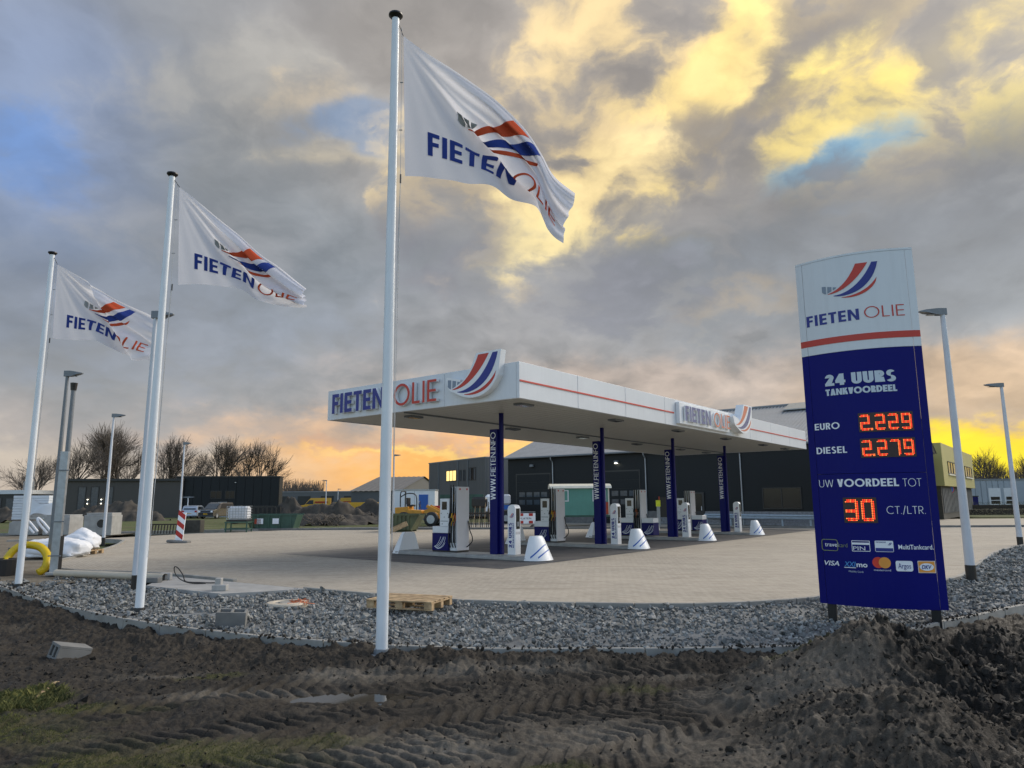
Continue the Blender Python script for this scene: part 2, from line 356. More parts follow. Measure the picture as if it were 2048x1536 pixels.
# ------------------------------------------------------------------ noise for numpy
def vnoise(x, y, seed=0):
    xi = np.floor(x).astype(np.int64); yi = np.floor(y).astype(np.int64); fx = x - xi; fy = y - yi
    def hsh(a, c):
        n = (a * 374761393 + c * 668265263 + seed * 1442695041) & 0xffffffff
        n = ((n ^ (n >> 13)) * 1274126177) & 0xffffffff; n = (n ^ (n >> 16)) & 0xffffffff
        return n / 4294967295.0
    u = fx * fx * fx * (fx * (fx * 6 - 15) + 10); v = fy * fy * fy * (fy * (fy * 6 - 15) + 10)
    return (hsh(xi, yi) * (1 - u) + hsh(xi + 1, yi) * u) * (1 - v) + (hsh(xi, yi + 1) * (1 - u) + hsh(xi + 1, yi + 1) * u) * v
def fbm(x, y, oct=5, seed=0, gain=.5):
    s = 0; a = 1; t = 0
    for i in range(oct):
        c, sn = math.cos(i * 1.1), math.sin(i * 1.1)
        s = s + a * (vnoise((x * c - y * sn) * 2 ** i + 17.3 * i, (x * sn + y * c) * 2 ** i + 5.1 * i, seed + i) - .5); t += a; a *= gain
    return s / t * 2
def inpoly(x, y, poly):
    r = np.zeros(x.shape, bool); n = len(poly); j = n - 1
    for i in range(n):
        xi, yi = poly[i][:2]; xj, yj = poly[j][:2]
        c = ((yi > y) != (yj > y)) & (x < (xj - xi) * (y - yi) / (yj - yi + 1e-12) + xi); r ^= c; j = i
    return r
def segdist(x, y, pl):
    """distance to a polyline, with position along and signed offset across"""
    best = np.full(x.shape, 1e9); sl = np.zeros(x.shape); sd = np.zeros(x.shape); acc = 0.0
    for (a, c) in zip(pl[:-1], pl[1:]):
        dx, dy = c[0] - a[0], c[1] - a[1]; L = math.hypot(dx, dy)
        t = np.clip(((x - a[0]) * dx + (y - a[1]) * dy) / L / L, 0, 1); ex = x - a[0] - t * dx; ey = y - a[1] - t * dy
        d = np.hypot(ex, ey); k = d < best; best[k] = d[k]; sl[k] = acc + t[k] * L; sd[k] = ((dx * ey - dy * ex) / L)[k]; acc += L
    return best, sl, sd
def smooth_pl(pl, n=6):
    """Catmull-Rom through points"""
    pts = [Vector(p) for p in pl]; out = []
    for i in range(len(pts) - 1):
        p0, p1, p2, p3 = pts[max(i - 1, 0)], pts[i], pts[i + 1], pts[min(i + 2, len(pts) - 1)]
        for k in range(n):
            t = k / n
            out.append(.5 * ((2 * p1) + (p2 - p0) * t + (2 * p0 - 5 * p1 + 4 * p2 - p3) * t * t + (3 * p1 - p0 - 3 * p2 + p3) * t ** 3))
    out.append(pts[-1]); return out
# ================================================================== materials
M = {}
M['white'] = mat('white_paint', (.74, .76, .78), .35, amp=.04, scale=1.5, streak=.08)
M['white_panel'] = mat('white_panel', (.63, .66, .69), .32, amp=.03, scale=1.0, streak=.10)
M['pole'] = mat('white_pole', (.70, .74, .78), .3, amp=.05, scale=2, streak=.12)
M['galv'] = mat('galvanised_steel', (.36, .39, .42), .42, metal=.6, amp=.15, scale=8)
M['lamp_grey'] = mat('lamp_grey', (.16, .18, .20), .45, amp=.1)
M['lamp_white'] = mat('lamp_pole_paint', (.55, .58, .63), .4, amp=.08, scale=2, streak=.15)
M['blue'] = mat('station_blue', (.003, .005, .105), .45, amp=.08, scale=1.2, spec=.2)
M['totem_blue'] = mat('sign_blue', (.002, .004, .14), .45, amp=.06, scale=.8, spec=.15)
M['blue_print'] = mat('blue_print', (.008, .02, .22), .45, amp=.05)
M['red'] = mat('red_print', (.50, .035, .02), .45, amp=.06)
M['logo_grey'] = mat('grey_print', (.20, .25, .32), .45, amp=.05)
M['white_print'] = mat('white_print', (.80, .83, .88), .45, amp=.03)
M['black'] = mat('black_plastic', (.012, .012, .013), .4, amp=.2)
M['rubber'] = mat('black_rubber', (.015, .015, .016), .6, amp=.2)
M['screen'] = mat('dark_screen', (.008, .009, .011), .08, amp=.1, spec=.8)
M['grey_panel'] = mat('light_grey_panel', (.52, .52, .54), .4, amp=.04)
M['soffit'] = mat('soffit_white', (.44, .435, .39), .45, amp=.05, scale=.8)
M['led'] = mat('led_red', (1.0, .045, .008), .5, amp=0, emit=.75)
M['led_hot'] = mat('led_core', (1.0, .20, .04), .5, amp=0, emit=.75)
M['led_off'] = mat('led_off', (.035, .018, .016), .5)
M['concrete'] = mat('pale_concrete', (.34, .335, .32), .8, amp=.16, scale=3, bump=.3, bscale=50, streak=.15)
M['kerb'] = mat('kerb_concrete', (.27, .262, .24), .85, amp=.2, scale=3, bump=.3, bscale=60)
M['kerb_dark'] = mat('kerb_weathered', (.16, .16, .155), .85, amp=.25, scale=3)
M['timber'] = mat('pallet_timber', (.30, .20, .11), .8, amp=.3, scale=7, c2=(.42, .30, .17), bump=.3, bscale=90)
M['asphalt_dark'] = mat('dark_slab', (.06, .06, .065), .8, amp=.2)
M['soil_heap'] = mat('heap_soil', (.055, .047, .038), .95, amp=.45, scale=1.5, bump=.8, bscale=8)
M['bark'] = mat('bark', (.045, .036, .028), .9, amp=.3)
M['twig'] = mat('twig', (.105, .085, .068), .9, amp=.3)
M['clad_black'] = mat('black_cladding', (.011, .014, .016), .6, amp=.12, scale=.6, spec=.3)
M['clad_grey'] = mat('grey_cladding', (.10, .105, .11), .5, amp=.06, scale=.5)
M['clad_brown'] = mat('brown_cladding', (.060, .054, .048), .6, amp=.08, scale=.5)
M['roof_grey'] = mat('fibre_cement_roof', (.22, .23, .24), .75, amp=.14, scale=1.2, streak=.2)
M['glass'] = mat('window_glass', (.012, .014, .016), .12, amp=.1, spec=.35)
M['glass_pale'] = mat('pale_glass', (.07, .085, .10), .12, amp=.2, spec=.4)
M['frame_dark'] = mat('dark_frame', (.018, .019, .02), .45, amp=.1)
M['frame_white'] = mat('white_frame', (.6, .62, .64), .45, amp=.06)
M['yellow'] = mat('yellow_paint', (.62, .34, .015), .4, amp=.08)
M['digger'] = mat('loader_yellow', (.55, .25, .02), .5, amp=.18, scale=3)
M['hose_yellow'] = mat('drain_hose_yellow', (.72, .50, .01), .4, amp=.08)
M['green'] = mat('skip_green', (.035, .085, .062), .55, amp=.25, scale=2, streak=.3)
M['olive'] = mat('skip_olive', (.085, .10, .05), .7, amp=.35, scale=2, streak=.4)
M['teal'] = mat('cabin_teal', (.09, .25, .205), .5, amp=.12, scale=1, streak=.2)
M['cream'] = mat('cream_paint', (.62, .60, .50), .5, amp=.06)
M['olive_yellow'] = mat('mustard_cladding', (.40, .36, .13), .55, amp=.06, scale=.6)
M['brick_dark'] = mat('dark_brick', (.06, .055, .045), .85, amp=.25, scale=6)
M['blue_grey'] = mat('blue_grey_cladding', (.30, .34, .38), .55, amp=.06, scale=.8)
M['bag'] = mat('bulk_bag', (.66, .68, .72), .7, amp=.08, scale=4)
M['tarp'] = mat('white_tarp', (.60, .64, .68), .55, amp=.08, scale=2)
M['hedge'] = mat('hedge_leaves', (.04, .05, .018), .9, amp=.4, scale=5)
M['pvc'] = mat('beige_pipe', (.48, .42, .33), .55, amp=.1, scale=3)
M['red_paint'] = mat('red_paint', (.42, .02, .015), .5, amp=.1)
M['orange'] = mat('orange_plastic', (.45, .11, .03), .45, amp=.1)
M['wood_red'] = mat('stake_paint', (.35, .05, .02), .7, amp=.2)
M['wire'] = mat('thin_rope', (.45, .45, .45), .7, amp=.1)
M['lit'] = mat('lit_window', (1.0, .72, .25), .5, amp=.15, emit=.6)
M['lamp_on'] = mat('lamp_on', (1.0, .93, .75), .5, amp=0, emit=4.0)
M['shed_roof'] = mat('shed_roof', (.13, .125, .12), .75, amp=.12, scale=1)
M['solar'] = mat('solar_sheet', (.30, .32, .33), .3, amp=.05)
M['membrane'] = mat('weed_membrane', (.10, .11, .12), .6, amp=.3, scale=4)
# ================================================================== the ground
def sheet(name, poly, z, m, kind='structure', thick=0.0):
    mb = MB(); n = len(poly); vs = [(p[0], p[1], z) for p in poly]; mb.add(vs, [tuple(range(n))])
    if thick: mb.add(vs + [(p[0], p[1], z - thick) for p in poly], [(i, i + n, (i + 1) % n + n, (i + 1) % n) for i in range(n)])
    me = bpy.data.meshes.new(name); me.from_pydata(mb.v, [], mb.f); me.materials.append(m)
    bm = bmesh.new(); bm.from_mesh(me)
    bmesh.ops.triangulate(bm, faces=[f for f in bm.faces if len(f.verts) > 4])
    bmesh.ops.recalc_face_normals(bm, faces=bm.faces)
    bm.faces.ensure_lookup_table()
    up = sum(f.normal.z * f.calc_area() for f in bm.faces if abs(f.normal.z) > .9)
    if up < 0: bmesh.ops.reverse_faces(bm, faces=bm.faces)
    bm.to_mesh(me); bm.free()
    return tag(link(name, me), kind=kind)
def gmat(name, fn, rough=.85, bump=None, bd=.02):
    m = bpy.data.materials.new(name); m.use_nodes = True; t = m.node_tree; p = t.nodes['Principled BSDF']; b = NB(t)
    pos = b.n('ShaderNodeNewGeometry').outputs['Position']
    c, h = fn(b, pos); b.put(p.inputs['Base Color'], c); p.inputs['Roughness'].default_value = rough; p.inputs['Specular IOR Level'].default_value = .3
    if h is not None:
        bp = b.n('ShaderNodeBump'); b.put(bp.inputs['Height'], h); bp.inputs['Strength'].default_value = bump or .5; bp.inputs['Distance'].default_value = bd
        b.put(p.inputs['Normal'], bp.outputs[0])
    return m
def _paving(b, pos, dark=False):
    mp = b.n('ShaderNodeMapping'); b.put(mp.inputs[0], pos); mp.inputs['Rotation'].default_value = (0, 0, R(51.92))
    br = b.n('ShaderNodeTexBrick'); b.put(br.inputs[0], mp.outputs[0]); br.inputs['Scale'].default_value = 1.0
    br.inputs['Brick Width'].default_value = .21; br.inputs['Row Height'].default_value = .105; br.inputs['Mortar Size'].default_value = .006
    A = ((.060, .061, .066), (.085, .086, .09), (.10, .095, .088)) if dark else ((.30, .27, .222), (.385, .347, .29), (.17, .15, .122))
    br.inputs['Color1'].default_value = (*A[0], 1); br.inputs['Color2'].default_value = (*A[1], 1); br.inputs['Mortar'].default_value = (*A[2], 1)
    n1 = b.noise(pos, .35, 5, .6, .5); n2 = b.noise(pos, 2.6, 5, .65)
    mps = b.n('ShaderNodeMapping'); b.put(mps.inputs[0], pos); mps.inputs['Rotation'].default_value = (0, 0, R(20)); mps.inputs['Scale'].default_value = (.18, 1.3, 1)
    n3 = b.noise(mps.outputs[0], 1.6, 6, .6, .3)
    dust = b.n('ShaderNodeMapRange'); b.put(dust.inputs[0], b.m('ADD', b.m('MULTIPLY', n1, .5), b.m('MULTIPLY', n3, .6)))
    dust.inputs[1].default_value = .56 if dark else .42; dust.inputs[2].default_value = .74 if dark else .66
    dust.inputs[4].default_value = .55 if dark else .7
    dfac = dust.outputs[0]
    if dark:
        dp = b.n('ShaderNodeVectorMath', operation='DOT_PRODUCT'); b.put(dp.inputs[0], pos); dp.inputs[1].default_value = (-.78719, .61671, 0)
        e_ = b.n('ShaderNodeMapRange'); b.put(e_.inputs[0], b.m('ADD', dp.outputs['Value'], b.m('MULTIPLY', b.m('SUBTRACT', n3, .5), 6.0))); e_.inputs[1].default_value = 18.0; e_.inputs[2].default_value = 22.2; e_.inputs[4].default_value = .9
        dfac = b.m('MAXIMUM', dfac, e_.outputs[0])
    c = b.mix(dfac, br.outputs[0], (.30, .27, .23, 1) if dark else (.435, .385, .315, 1))
    dk = b.n('ShaderNodeMapRange'); b.put(dk.inputs[0], n2); dk.inputs[1].default_value = .52; dk.inputs[2].default_value = .74; dk.inputs[4].default_value = .55
    c = b.mix(dk.outputs[0], c, (.05, .05, .052, 1) if dark else (.24, .21, .17, 1))
    # wheel streaks of damp and sand
    st = b.n('ShaderNodeMapRange'); b.put(st.inputs[0], n3); st.inputs[1].default_value = .56; st.inputs[2].default_value = .66; st.inputs[4].default_value = .5
    c = b.mix(st.outputs[0], c, (.09, .088, .085, 1) if dark else (.20, .172, .138, 1))
    return c, b.m('ADD', b.m('MULTIPLY', br.outputs[1], -.6), b.m('MULTIPLY', b.noise(pos, 30, 3, .6), .6))
M['paving'] = gmat('sanded_paving', _paving, .85, .6, .008)
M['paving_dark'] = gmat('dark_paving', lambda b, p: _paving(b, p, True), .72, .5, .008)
def _field(b, pos):
    n = b.noise(pos, .25, 6, .65, .4); n2 = b.noise(pos, 3.0, 5, .7)
    f = b.m('ADD', b.m('MULTIPLY', n, .6), b.m('MULTIPLY', n2, .4))
    return b.ramp(f, [(.36, (.045, .038, .028)), (.46, (.10, .095, .045)), (.52, (.055, .085, .018)), (.62, (.15, .13, .075)), (.75, (.06, .08, .02))]), n2
M['field'] = gmat('rough_field', _field, .95, .8, .05)
M['sand'] = gmat('sandy_soil', lambda b, p: (b.ramp(b.m('ADD', b.m('MULTIPLY', b.noise(p, .9, 5, .6), .6), b.m('MULTIPLY', b.noise(p, 9, 5, .7), .4)), [(.32, (.07, .06, .047)), (.5, (.16, .135, .10)), (.68, (.26, .23, .185))]), b.noise(p, 14, 5, .7)), .95, .8, .03)
M['road'] = gmat('pale_road', lambda b, p: (b.ramp(b.m('ADD', b.m('MULTIPLY', b.noise(p, .3, 5, .6), .6), b.m('MULTIPLY', b.noise(p, 4, 5, .7), .4)), [(.3, (.30, .27, .22)), (.7, (.44, .40, .33))]), None), .9)
CA = Vector((.61671, .78719, 0)); CB = Vector((-.78719, .61671, 0)); C0 = Vector((.1913, 18.9681, 0))
def cn(a, b_, z=0.0): return C0 + CA * a + CB * b_ + Vector((0, 0, z))
CANZ = math.atan2(CA.y, CA.x)
big = [(-1500, -60), (1500, -60), (1500, 2500), (-1500, 2500)]
sheet('ground', big, -.30, M['field'])
outer = [(-60, 1162), (0, 1175), (60, 1195), (130, 1215), (290, 1248), (460, 1270), (600, 1283), (900, 1300), (1200, 1302), (1500, 1299), (1650, 1292), (1780, 1270), (1900, 1243), (1960, 1232), (2048, 1212), (2300, 1168)]
outer_w = [Vector(p) for p in smooth_pl([at(*p) for p in outer], 4)]
inner = [(2300, 1056), (2048, 1090), (1958, 1126), (1900, 1160), (1640, 1195), (1400, 1209), (1200, 1208), (1000, 1204), (900, 1200), (700, 1185), (590, 1175)]
inner_w = [Vector(p) for p in smooth_pl([at(*p) for p in inner], 4)]
slab_px = [(610, 1177), (520, 1183), (440, 1187), (292, 1171), (336, 1152), (470, 1164)]
slab_w = [at(x, y, .02) for x, y in slab_px]
left_edge = [at(*p) for p in [(270, 1166), (262, 1152), (165, 1150), (120, 1154), (70, 1166), (-60, 1150)]]
gravel_poly = outer_w + inner_w + [Vector((p.x, p.y, 0)) for p in slab_w[1:4]] + left_edge
pav_poly = inner_w + [at(*p) for p in [(470, 1164), (330, 1150), (200, 1145), (125, 1141), (111, 1135), (108, 1129), (118, 1122), (160, 1113), (215, 1098), (243, 1086), (238, 1081), (180, 1078)]]
far_l = [at(180, 1078), at(400, 1066.5), at(560, 1061), (-19, 47.5, 0), (30, 44.3, 0), (40, 43.9, 0)]
sheet('paving', [Vector((p[0], p[1], 0)) for p in pav_poly + far_l[1:]], 0.0, M['paving'])
sheet('back_road', [(-80, 47.2), (80, 44.2), (90, 64), (-2, 62), (-30, 60), (-80, 62)], -.03, M['road'])
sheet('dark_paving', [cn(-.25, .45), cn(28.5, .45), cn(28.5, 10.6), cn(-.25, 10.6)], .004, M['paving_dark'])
sheet('yard_ground', [(-75, 24), at(-300, 1160), at(-60, 1160), at(70, 1168), at(262, 1153), (-13, 22), (-22, 36), (-24, 50), (-80, 58)], -.035, M['sand'])
sheet('grass_field', [(-95, 36.5), at(-60, 1071)[:], (-28, 47.5), (-24, 47.9), (-20.5, 48.3), (-17, 48.7), (-9, 49.5), (-8, 90), (-100, 98)][0:0] or [(-120, 44), (-34, 41.8), (-24.4, 44.2), (-14, 48), (-4, 48.6), (-6, 86), (-120, 100)], .01, M['field'])
def kerbline(name, pl, w, h, z, m, step=1.0, parent=None):
    """row of kerb stones along a polyline, each a piece of its own with an open joint"""
    pl = [Vector((p[0], p[1], 0)) for p in pl]; seg = []; acc = 0.0; cur = pl[0]; i = 0
    pts = [pl[0]]; rest = step
    for a, c in zip(pl[:-1], pl[1:]):
        L = (c - a).length; t = 0.0
        while L - t >= rest: t += rest; pts.append(a.lerp(c, t / L)); rest = step
        rest -= (L - t)
    root = tag(thing(name, None, None), kind='structure'); del_ = None
    for a, c in zip(pts[:-1], pts[1:]):
        d = (c - a).normalized(); L = (c - a).length
        mb = MB(); j = rnd.uniform(-.004, .004)
        mb.box((0, 0, 0), (L - .012, w, h))
        o = mb.build('kerb_stone', m, root, bevel=.008)
        o.location = (a + c) / 2 + Vector((0, 0, z - h / 2 + j)); o.rotation_euler = (0, 0, math.atan2(d.y, d.x) + rnd.uniform(-.006, .006))
    return root
kerbline('outer_kerb', outer_w[2:], .07, .22, .035, M['kerb'])
kerbline('inner_kerb', inner_w[2:], .09, .2, .03, M['kerb'])
kerbline('yard_kerb', smooth_pl([at(*p) for p in [(470, 1164), (330, 1150), (200, 1145), (125, 1141), (111, 1135), (108, 1129), (118, 1122), (160, 1113), (215, 1098), (243, 1086), (238, 1081), (150, 1079), (-20, 1083)]], 4), .12, .2, .06, M['kerb'])
kerbline('field_kerb', [(-60, 42.6), (-34, 41.6), (-24.4, 44.0), (-14, 47.7), (-2, 48.5)], .2, .25, .10, M['kerb'], 2.0)
kerbline('road_kerb', [(-19, 47.0), (5, 45.4), (30, 43.9), (60, 43.2)], .25, .25, .12, M['kerb_dark'], 2.0)
kerbline('driveway_kerb', [at(20, 1101), at(150, 1090), at(182, 1088)], .2, .22, .10, M['kerb_dark'], 1.0)
# concrete slab with the cable loop
mb = MB(); mb.add([(p.x, p.y, .02) for p in slab_w] + [(p.x, p.y, -.16) for p in slab_w], [tuple(range(6))] + [(i, (i + 1) % 6, (i + 1) % 6 + 6, i + 6) for i in range(6)])
tag(mb.build('concrete_slab', M['concrete'], bevel=.006), 'flat grey concrete slab between the gravel and the paving', 'slab')
# ------------------------------------------------------------------ gravel bed
def grav_z(x, y): return -.055 + .05 * fbm(x * .9, y * .9, 3, 41)
bm = bmesh.new(); xs = [p.x for p in gravel_poly]; ys = [p.y for p in gravel_poly]
M['fines'] = mat('stone_fines', (.15, .16, .165), .9, amp=.35, scale=25, bump=.8, bscale=60)
gb = sheet('gravel_bed', gravel_poly, -.075, M['fines'])
g_rng = np.random.default_rng(5)
def hull(seed):
    r = np.random.default_rng(seed); bm = bmesh.new()
    sc_ = np.array([1.0, r.uniform(.6, .9), r.uniform(.42, .7)])
    for p in r.normal(size=(13, 3)):
        p = p / np.linalg.norm(p) * r.uniform(.8, 1.05) * sc_; bm.verts.new(p)
    res = bmesh.ops.convex_hull(bm, input=bm.verts)
    bmesh.ops.delete(bm, geom=[v for v in bm.verts if not v.link_faces], context='VERTS')
    bm.normal_update()
    return bm
def _stone(b, pos):
    vor = b.n('ShaderNodeTexVoronoi'); b.put(vor.inputs[0], pos); vor.inputs['Scale'].default_value = 11
    sx = b.n('ShaderNodeSeparateColor'); b.put(sx.inputs[0], vor.outputs['Color'])
    f = b.m('ADD', b.m('MULTIPLY', sx.outputs[0], .6), b.m('MULTIPLY', b.noise(pos, 25, 4, .6), .4))
    return b.ramp(f, [(.12, (.072, .076, .074)), (.5, (.18, .183, .177)), (.88, (.36, .362, .348))]), b.noise(pos, 70, 3, .6)
M['stone'] = gmat('crushed_stone', _stone, .8, .4, .004)
hulls = []
for k in range(14):
    bmk = hull(100 + k); bmk.verts.ensure_lookup_table()
    for i, v in enumerate(bmk.verts): v.index = i
    hulls.append((np.array([v.co[:] for v in bmk.verts]), [[v.index for v in f.verts] for f in bmk.faces])); bmk.free()
N = 200000
gx = g_rng.uniform(min(xs), min(max(xs), 22), N); gy = g_rng.uniform(min(ys), min(max(ys), 32), N)
keep = inpoly(gx, gy, gravel_poly)
# bare patches where the membrane shows
BARE = [(at(380, 1222), .55, .30), (at(470, 1244), .5, .16), (at(268, 1230), .45, .2), (at(120, 1178), .6, .3), (at(620, 1200), .2, .1), (at(1590, 1213), .55, .16), (at(1760, 1240), .5, .12)]
for c, rx, ry in BARE:
    q = ((gx - c.x) / rx) ** 2 + ((gy - c.y) / ry) ** 2 + .6 * fbm(gx * 2, gy * 2, 3, 77); keep &= q > .9
dist = np.hypot(gx, gy)
size = np.clip(g_rng.lognormal(math.log(.038), .28, N), .022, .085)
want = np.clip(1.35 - dist * .035, .38, 1.0) ; keep &= g_rng.uniform(0, 1, N) < want * .72
gx, gy, size, dist = gx[keep], gy[keep], size[keep], dist[keep]
size = size * np.clip(.9 + (dist - 9) * .03, .9, 1.5)
gz = grav_z(gx, gy) + g_rng.uniform(-.01, .06, len(gx)) * (size / .06)
order = np.argsort(dist)
def rotm(r):
    q = r.normal(size=4); q /= np.linalg.norm(q); w, x, y, z = q
    return np.array([[1 - 2 * (y * y + z * z), 2 * (x * y - z * w), 2 * (x * z + y * w)], [2 * (x * y + z * w), 1 - 2 * (x * x + z * z), 2 * (y * z - x * w)], [2 * (x * z - y * w), 2 * (y * z + x * w), 1 - 2 * (x * x + y * y)]])
infront = order[(np.abs(gx[order] / gy[order]) < .70)]
tops = infront[np.argsort(-(size[infront] / dist[infront] + 2.0 * (gz[infront] - grav_z(gx[infront], gy[infront])) / dist[infront]))][:300]
topset = set(tops.tolist())
smesh = []
for vs, fs in hulls:
    me = bpy.data.meshes.new('stone'); me.from_pydata(vs.tolist(), [], fs); me.materials.append(M['stone']); smesh.append(me)
for i in tops:
    o = link('stone', smesh[int(g_rng.integers(0, 14))], gb); o.location = (gx[i], gy[i], gz[i]); o.scale = (size[i],) * 3
    o.rotation_euler = tuple(g_rng.uniform(-.5, .5, 2)) + (g_rng.uniform(0, 6.28),)
V_ = []; F_ = []; base_i = 0
rots = [rotm(g_rng) for _ in range(200)]
pre = [[(vs @ r.T) for r in rots[k * 14:(k + 1) * 14]] for k, (vs, fs) in enumerate(hulls)]
lo_ = []; li_ = []
for i in range(len(gx)):
    if i in topset: continue
    k = i % 14; vs = pre[k][(i // 14) % 14] * size[i]; vs = vs + (gx[i], gy[i], gz[i]); V_.append(vs)
    for f in hulls[k][1]: F_.append([q + base_i for q in f])
    base_i += len(vs)
me = bpy.data.meshes.new('gravel'); me.from_pydata(np.concatenate(V_).tolist(), [], F_); me.materials.append(M['stone'])
tag(link('gravel', me, gb), kind='stuff')
# ------------------------------------------------------------------ muddy foreground
nu, ny = 1000, 560
uu = np.linspace(-.98, .92, nu); yy = 3.4 * (18.0 / 3.4) ** (np.linspace(0, 1, ny))
DY, DU = np.meshgrid(yy, uu, indexing='ij'); DX = DU * DY
PEAK = Vector((3.2, 7.0))
full_poly = [at(-400, 1150)] + [Vector((p[0], p[1], 0)) for p in outer_w] + [Vector((40, 30, 0)), Vector((40, 60, 0)), Vector((-40, 60, 0)), Vector((-40, 26, 0))]
def mound(x, y):
    n = fbm(x * .8, y * .8, 4, 3) * .25
    d1 = np.hypot((x - 3.2) / 1.25, (y - 6.8) / 1.3) + n * .6
    d2 = np.hypot((x - 2.75) / 1.05, (y - 5.2) / 1.9) + n * .5
    d3 = np.hypot((x - 4.7) / 1.7, (y - 7.0) / 1.4) + n * .6
    d4 = np.hypot((x - 4.0) / 1.6, (y - 4.9) / 1.5) + n * .6
    sp = lambda t: np.log1p(np.exp(np.clip(t * 9, -50, 50))) / 9
    return np.maximum.reduce([.70 * sp(1 - d1), .52 * sp(1 - d2), .50 * sp(1 - d3), .42 * sp(1 - d4)])
TR = [[(-90, 1450), (200, 1405), (450, 1370), (700, 1350), (900, 1345)], [(600, 1402), (850, 1372), (1100, 1352), (1300, 1334), (1480, 1346)],
      [(300, 1500), (700, 1468), (1000, 1428), (1250, 1396), (1440, 1366)], [(50, 1570), (600, 1528), (1000, 1488), (1280, 1448), (1430, 1412)],
      [(600, 1620), (1000, 1572), (1250, 1520), (1390, 1470)], [(-120, 1535), (200, 1484), (500, 1440), (800, 1410)], [(760, 1440), (1000, 1408), (1220, 1376), (1420, 1352)]]
def dirt(x, y, fine=True):
    dk, _, _ = segdist(x, y, outer_w)
    z = -.085 + .05 * fbm(x * .35, y * .35, 3, 9)
    mid = np.clip(1 - np.abs(x + .1) / 3.2, 0, 1); band = np.exp(-(dk / .75) ** 2)
    z = z + .085 * band * mid - .05 * np.clip((-x - 2.2) / 3, 0, 1) * np.clip(dk / .8, 0, 1)
    z = z + .05 * np.exp(-((dk - .55) / .35) ** 2) * (x < .8) * (.4 + fbm(x * 1.3, y * 1.3, 3, 8))
    mo = mound(x, y)
    rough = np.clip(np.exp(-((dk - .35) / .75) ** 2) + .25, 0, 1)
    lump = fbm(x * 3.2, y * 3.2, 5, 21, .62); clod = np.abs(fbm(x * 7, y * 7, 4, 23, .6))
    inside = np.zeros_like(x); tread = np.zeros_like(x)
    if fine:
        for k, pl in enumerate(TR):
            w = [at(*p) for p in pl]; w = smooth_pl(w, 4)
            d, s, t = segdist(x, y, [(p.x, p.y) for p in w]); hw = .29 + .03 * (k % 3)
            wob = fbm(s * .9, t * 2, 3, 60 + k); m_ = np.clip((hw - d) / .07, 0, 1) * np.clip(.75 + 1.3 * fbm(x * .8, y * .8, 2, 70 + k), .15, 1)
            ph = (s + np.abs(t) * (.75 if k % 2 else -.75) + wob * .05) / .165 + .5 * (t > 0)
            saw = ph - np.floor(ph); lug = np.clip(np.minimum(saw, .62 - saw) / .12, 0, 1) * np.clip((np.abs(t) - .015) / .03, 0, 1)
            tr = -.03 + .045 * lug
            z = z * (1 - m_ * .55) + m_ * (-.085 * .55) + m_ * tr + .03 * np.exp(-((d - hw - .05) / .06) ** 2) * np.clip(.5 + fbm(x * 2, y * 2, 2, 90 + k), 0, 1)
            inside = np.maximum(inside, m_)
    moss_zone = 0
    right = np.clip((x - 3.0 - .12 * (7 - y)) / .5, 0, 1) * np.clip(mo / .15, 0, 1)
    amp = (.035 + .075 * rough) * (1 - inside * .75)
    fine_ = np.abs(fbm(x * 15, y * 15, 3, 29, .6)); z = z + lump * amp + (clod * (.022 + .05 * rough) + fine_ * (.016 + .028 * rough)) * (1 - inside * .7)
    z = z + mo + lump * np.clip(mo / .2, 0, 1) * (.02 + .09 * right) + clod * np.clip(mo / .2, 0, 1) * (.02 + .12 * right) + fine_ * np.clip(mo / .2, 0, 1) * .03
    pc = at(690, 1372); q = ((x - pc.x) * .96 + (y - pc.y) * .1) / .55, ((y - pc.y) * .98 - (x - pc.x) * .1) / .20
    pd = np.clip(1.5 * np.exp(-(q[0] ** 2 + q[1] ** 2)), 0, 1); z = z * (1 - .92 * pd) + pd * -.15
    ins = inpoly(x, y, full_poly); push = np.clip(dk / .10, 0, 1)
    z = np.where(ins & (mo < .08), -.06 - .2 * push, np.where(ins, np.maximum(z, -.26) , z))
    z = np.where(ins & (mo >= .08), np.minimum(z, .35) - .0, z)
    return z, inside, right, ins
DZ, INS, RIGHT, INSIDE = dirt(DX, DY)
idx = np.arange(nu * ny).reshape(ny, nu)
F4 = np.stack([idx[:-1, :-1], idx[:-1, 1:], idx[1:, 1:], idx[1:, :-1]], -1).reshape(-1, 4)
drop = (INSIDE & (DZ < -.24))
okf = ~(drop.ravel()[F4].all(1)); F4 = F4[okf]
me = bpy.data.meshes.new('muddy_ground'); nv = nu * ny
me.vertices.add(nv); me.vertices.foreach_set('co', np.stack([DX, DY, DZ], -1).astype(np.float32).ravel())
me.loops.add(len(F4) * 4); me.loops.foreach_set('vertex_index', F4.ravel().astype(np.int32))
me.polygons.add(len(F4)); me.polygons.foreach_set('loop_start', np.arange(0, len(F4) * 4, 4, dtype=np.int32))
me.update(calc_edges=True); me.validate()
me.polygons.foreach_set('use_smooth', np.ones(len(me.polygons), bool))
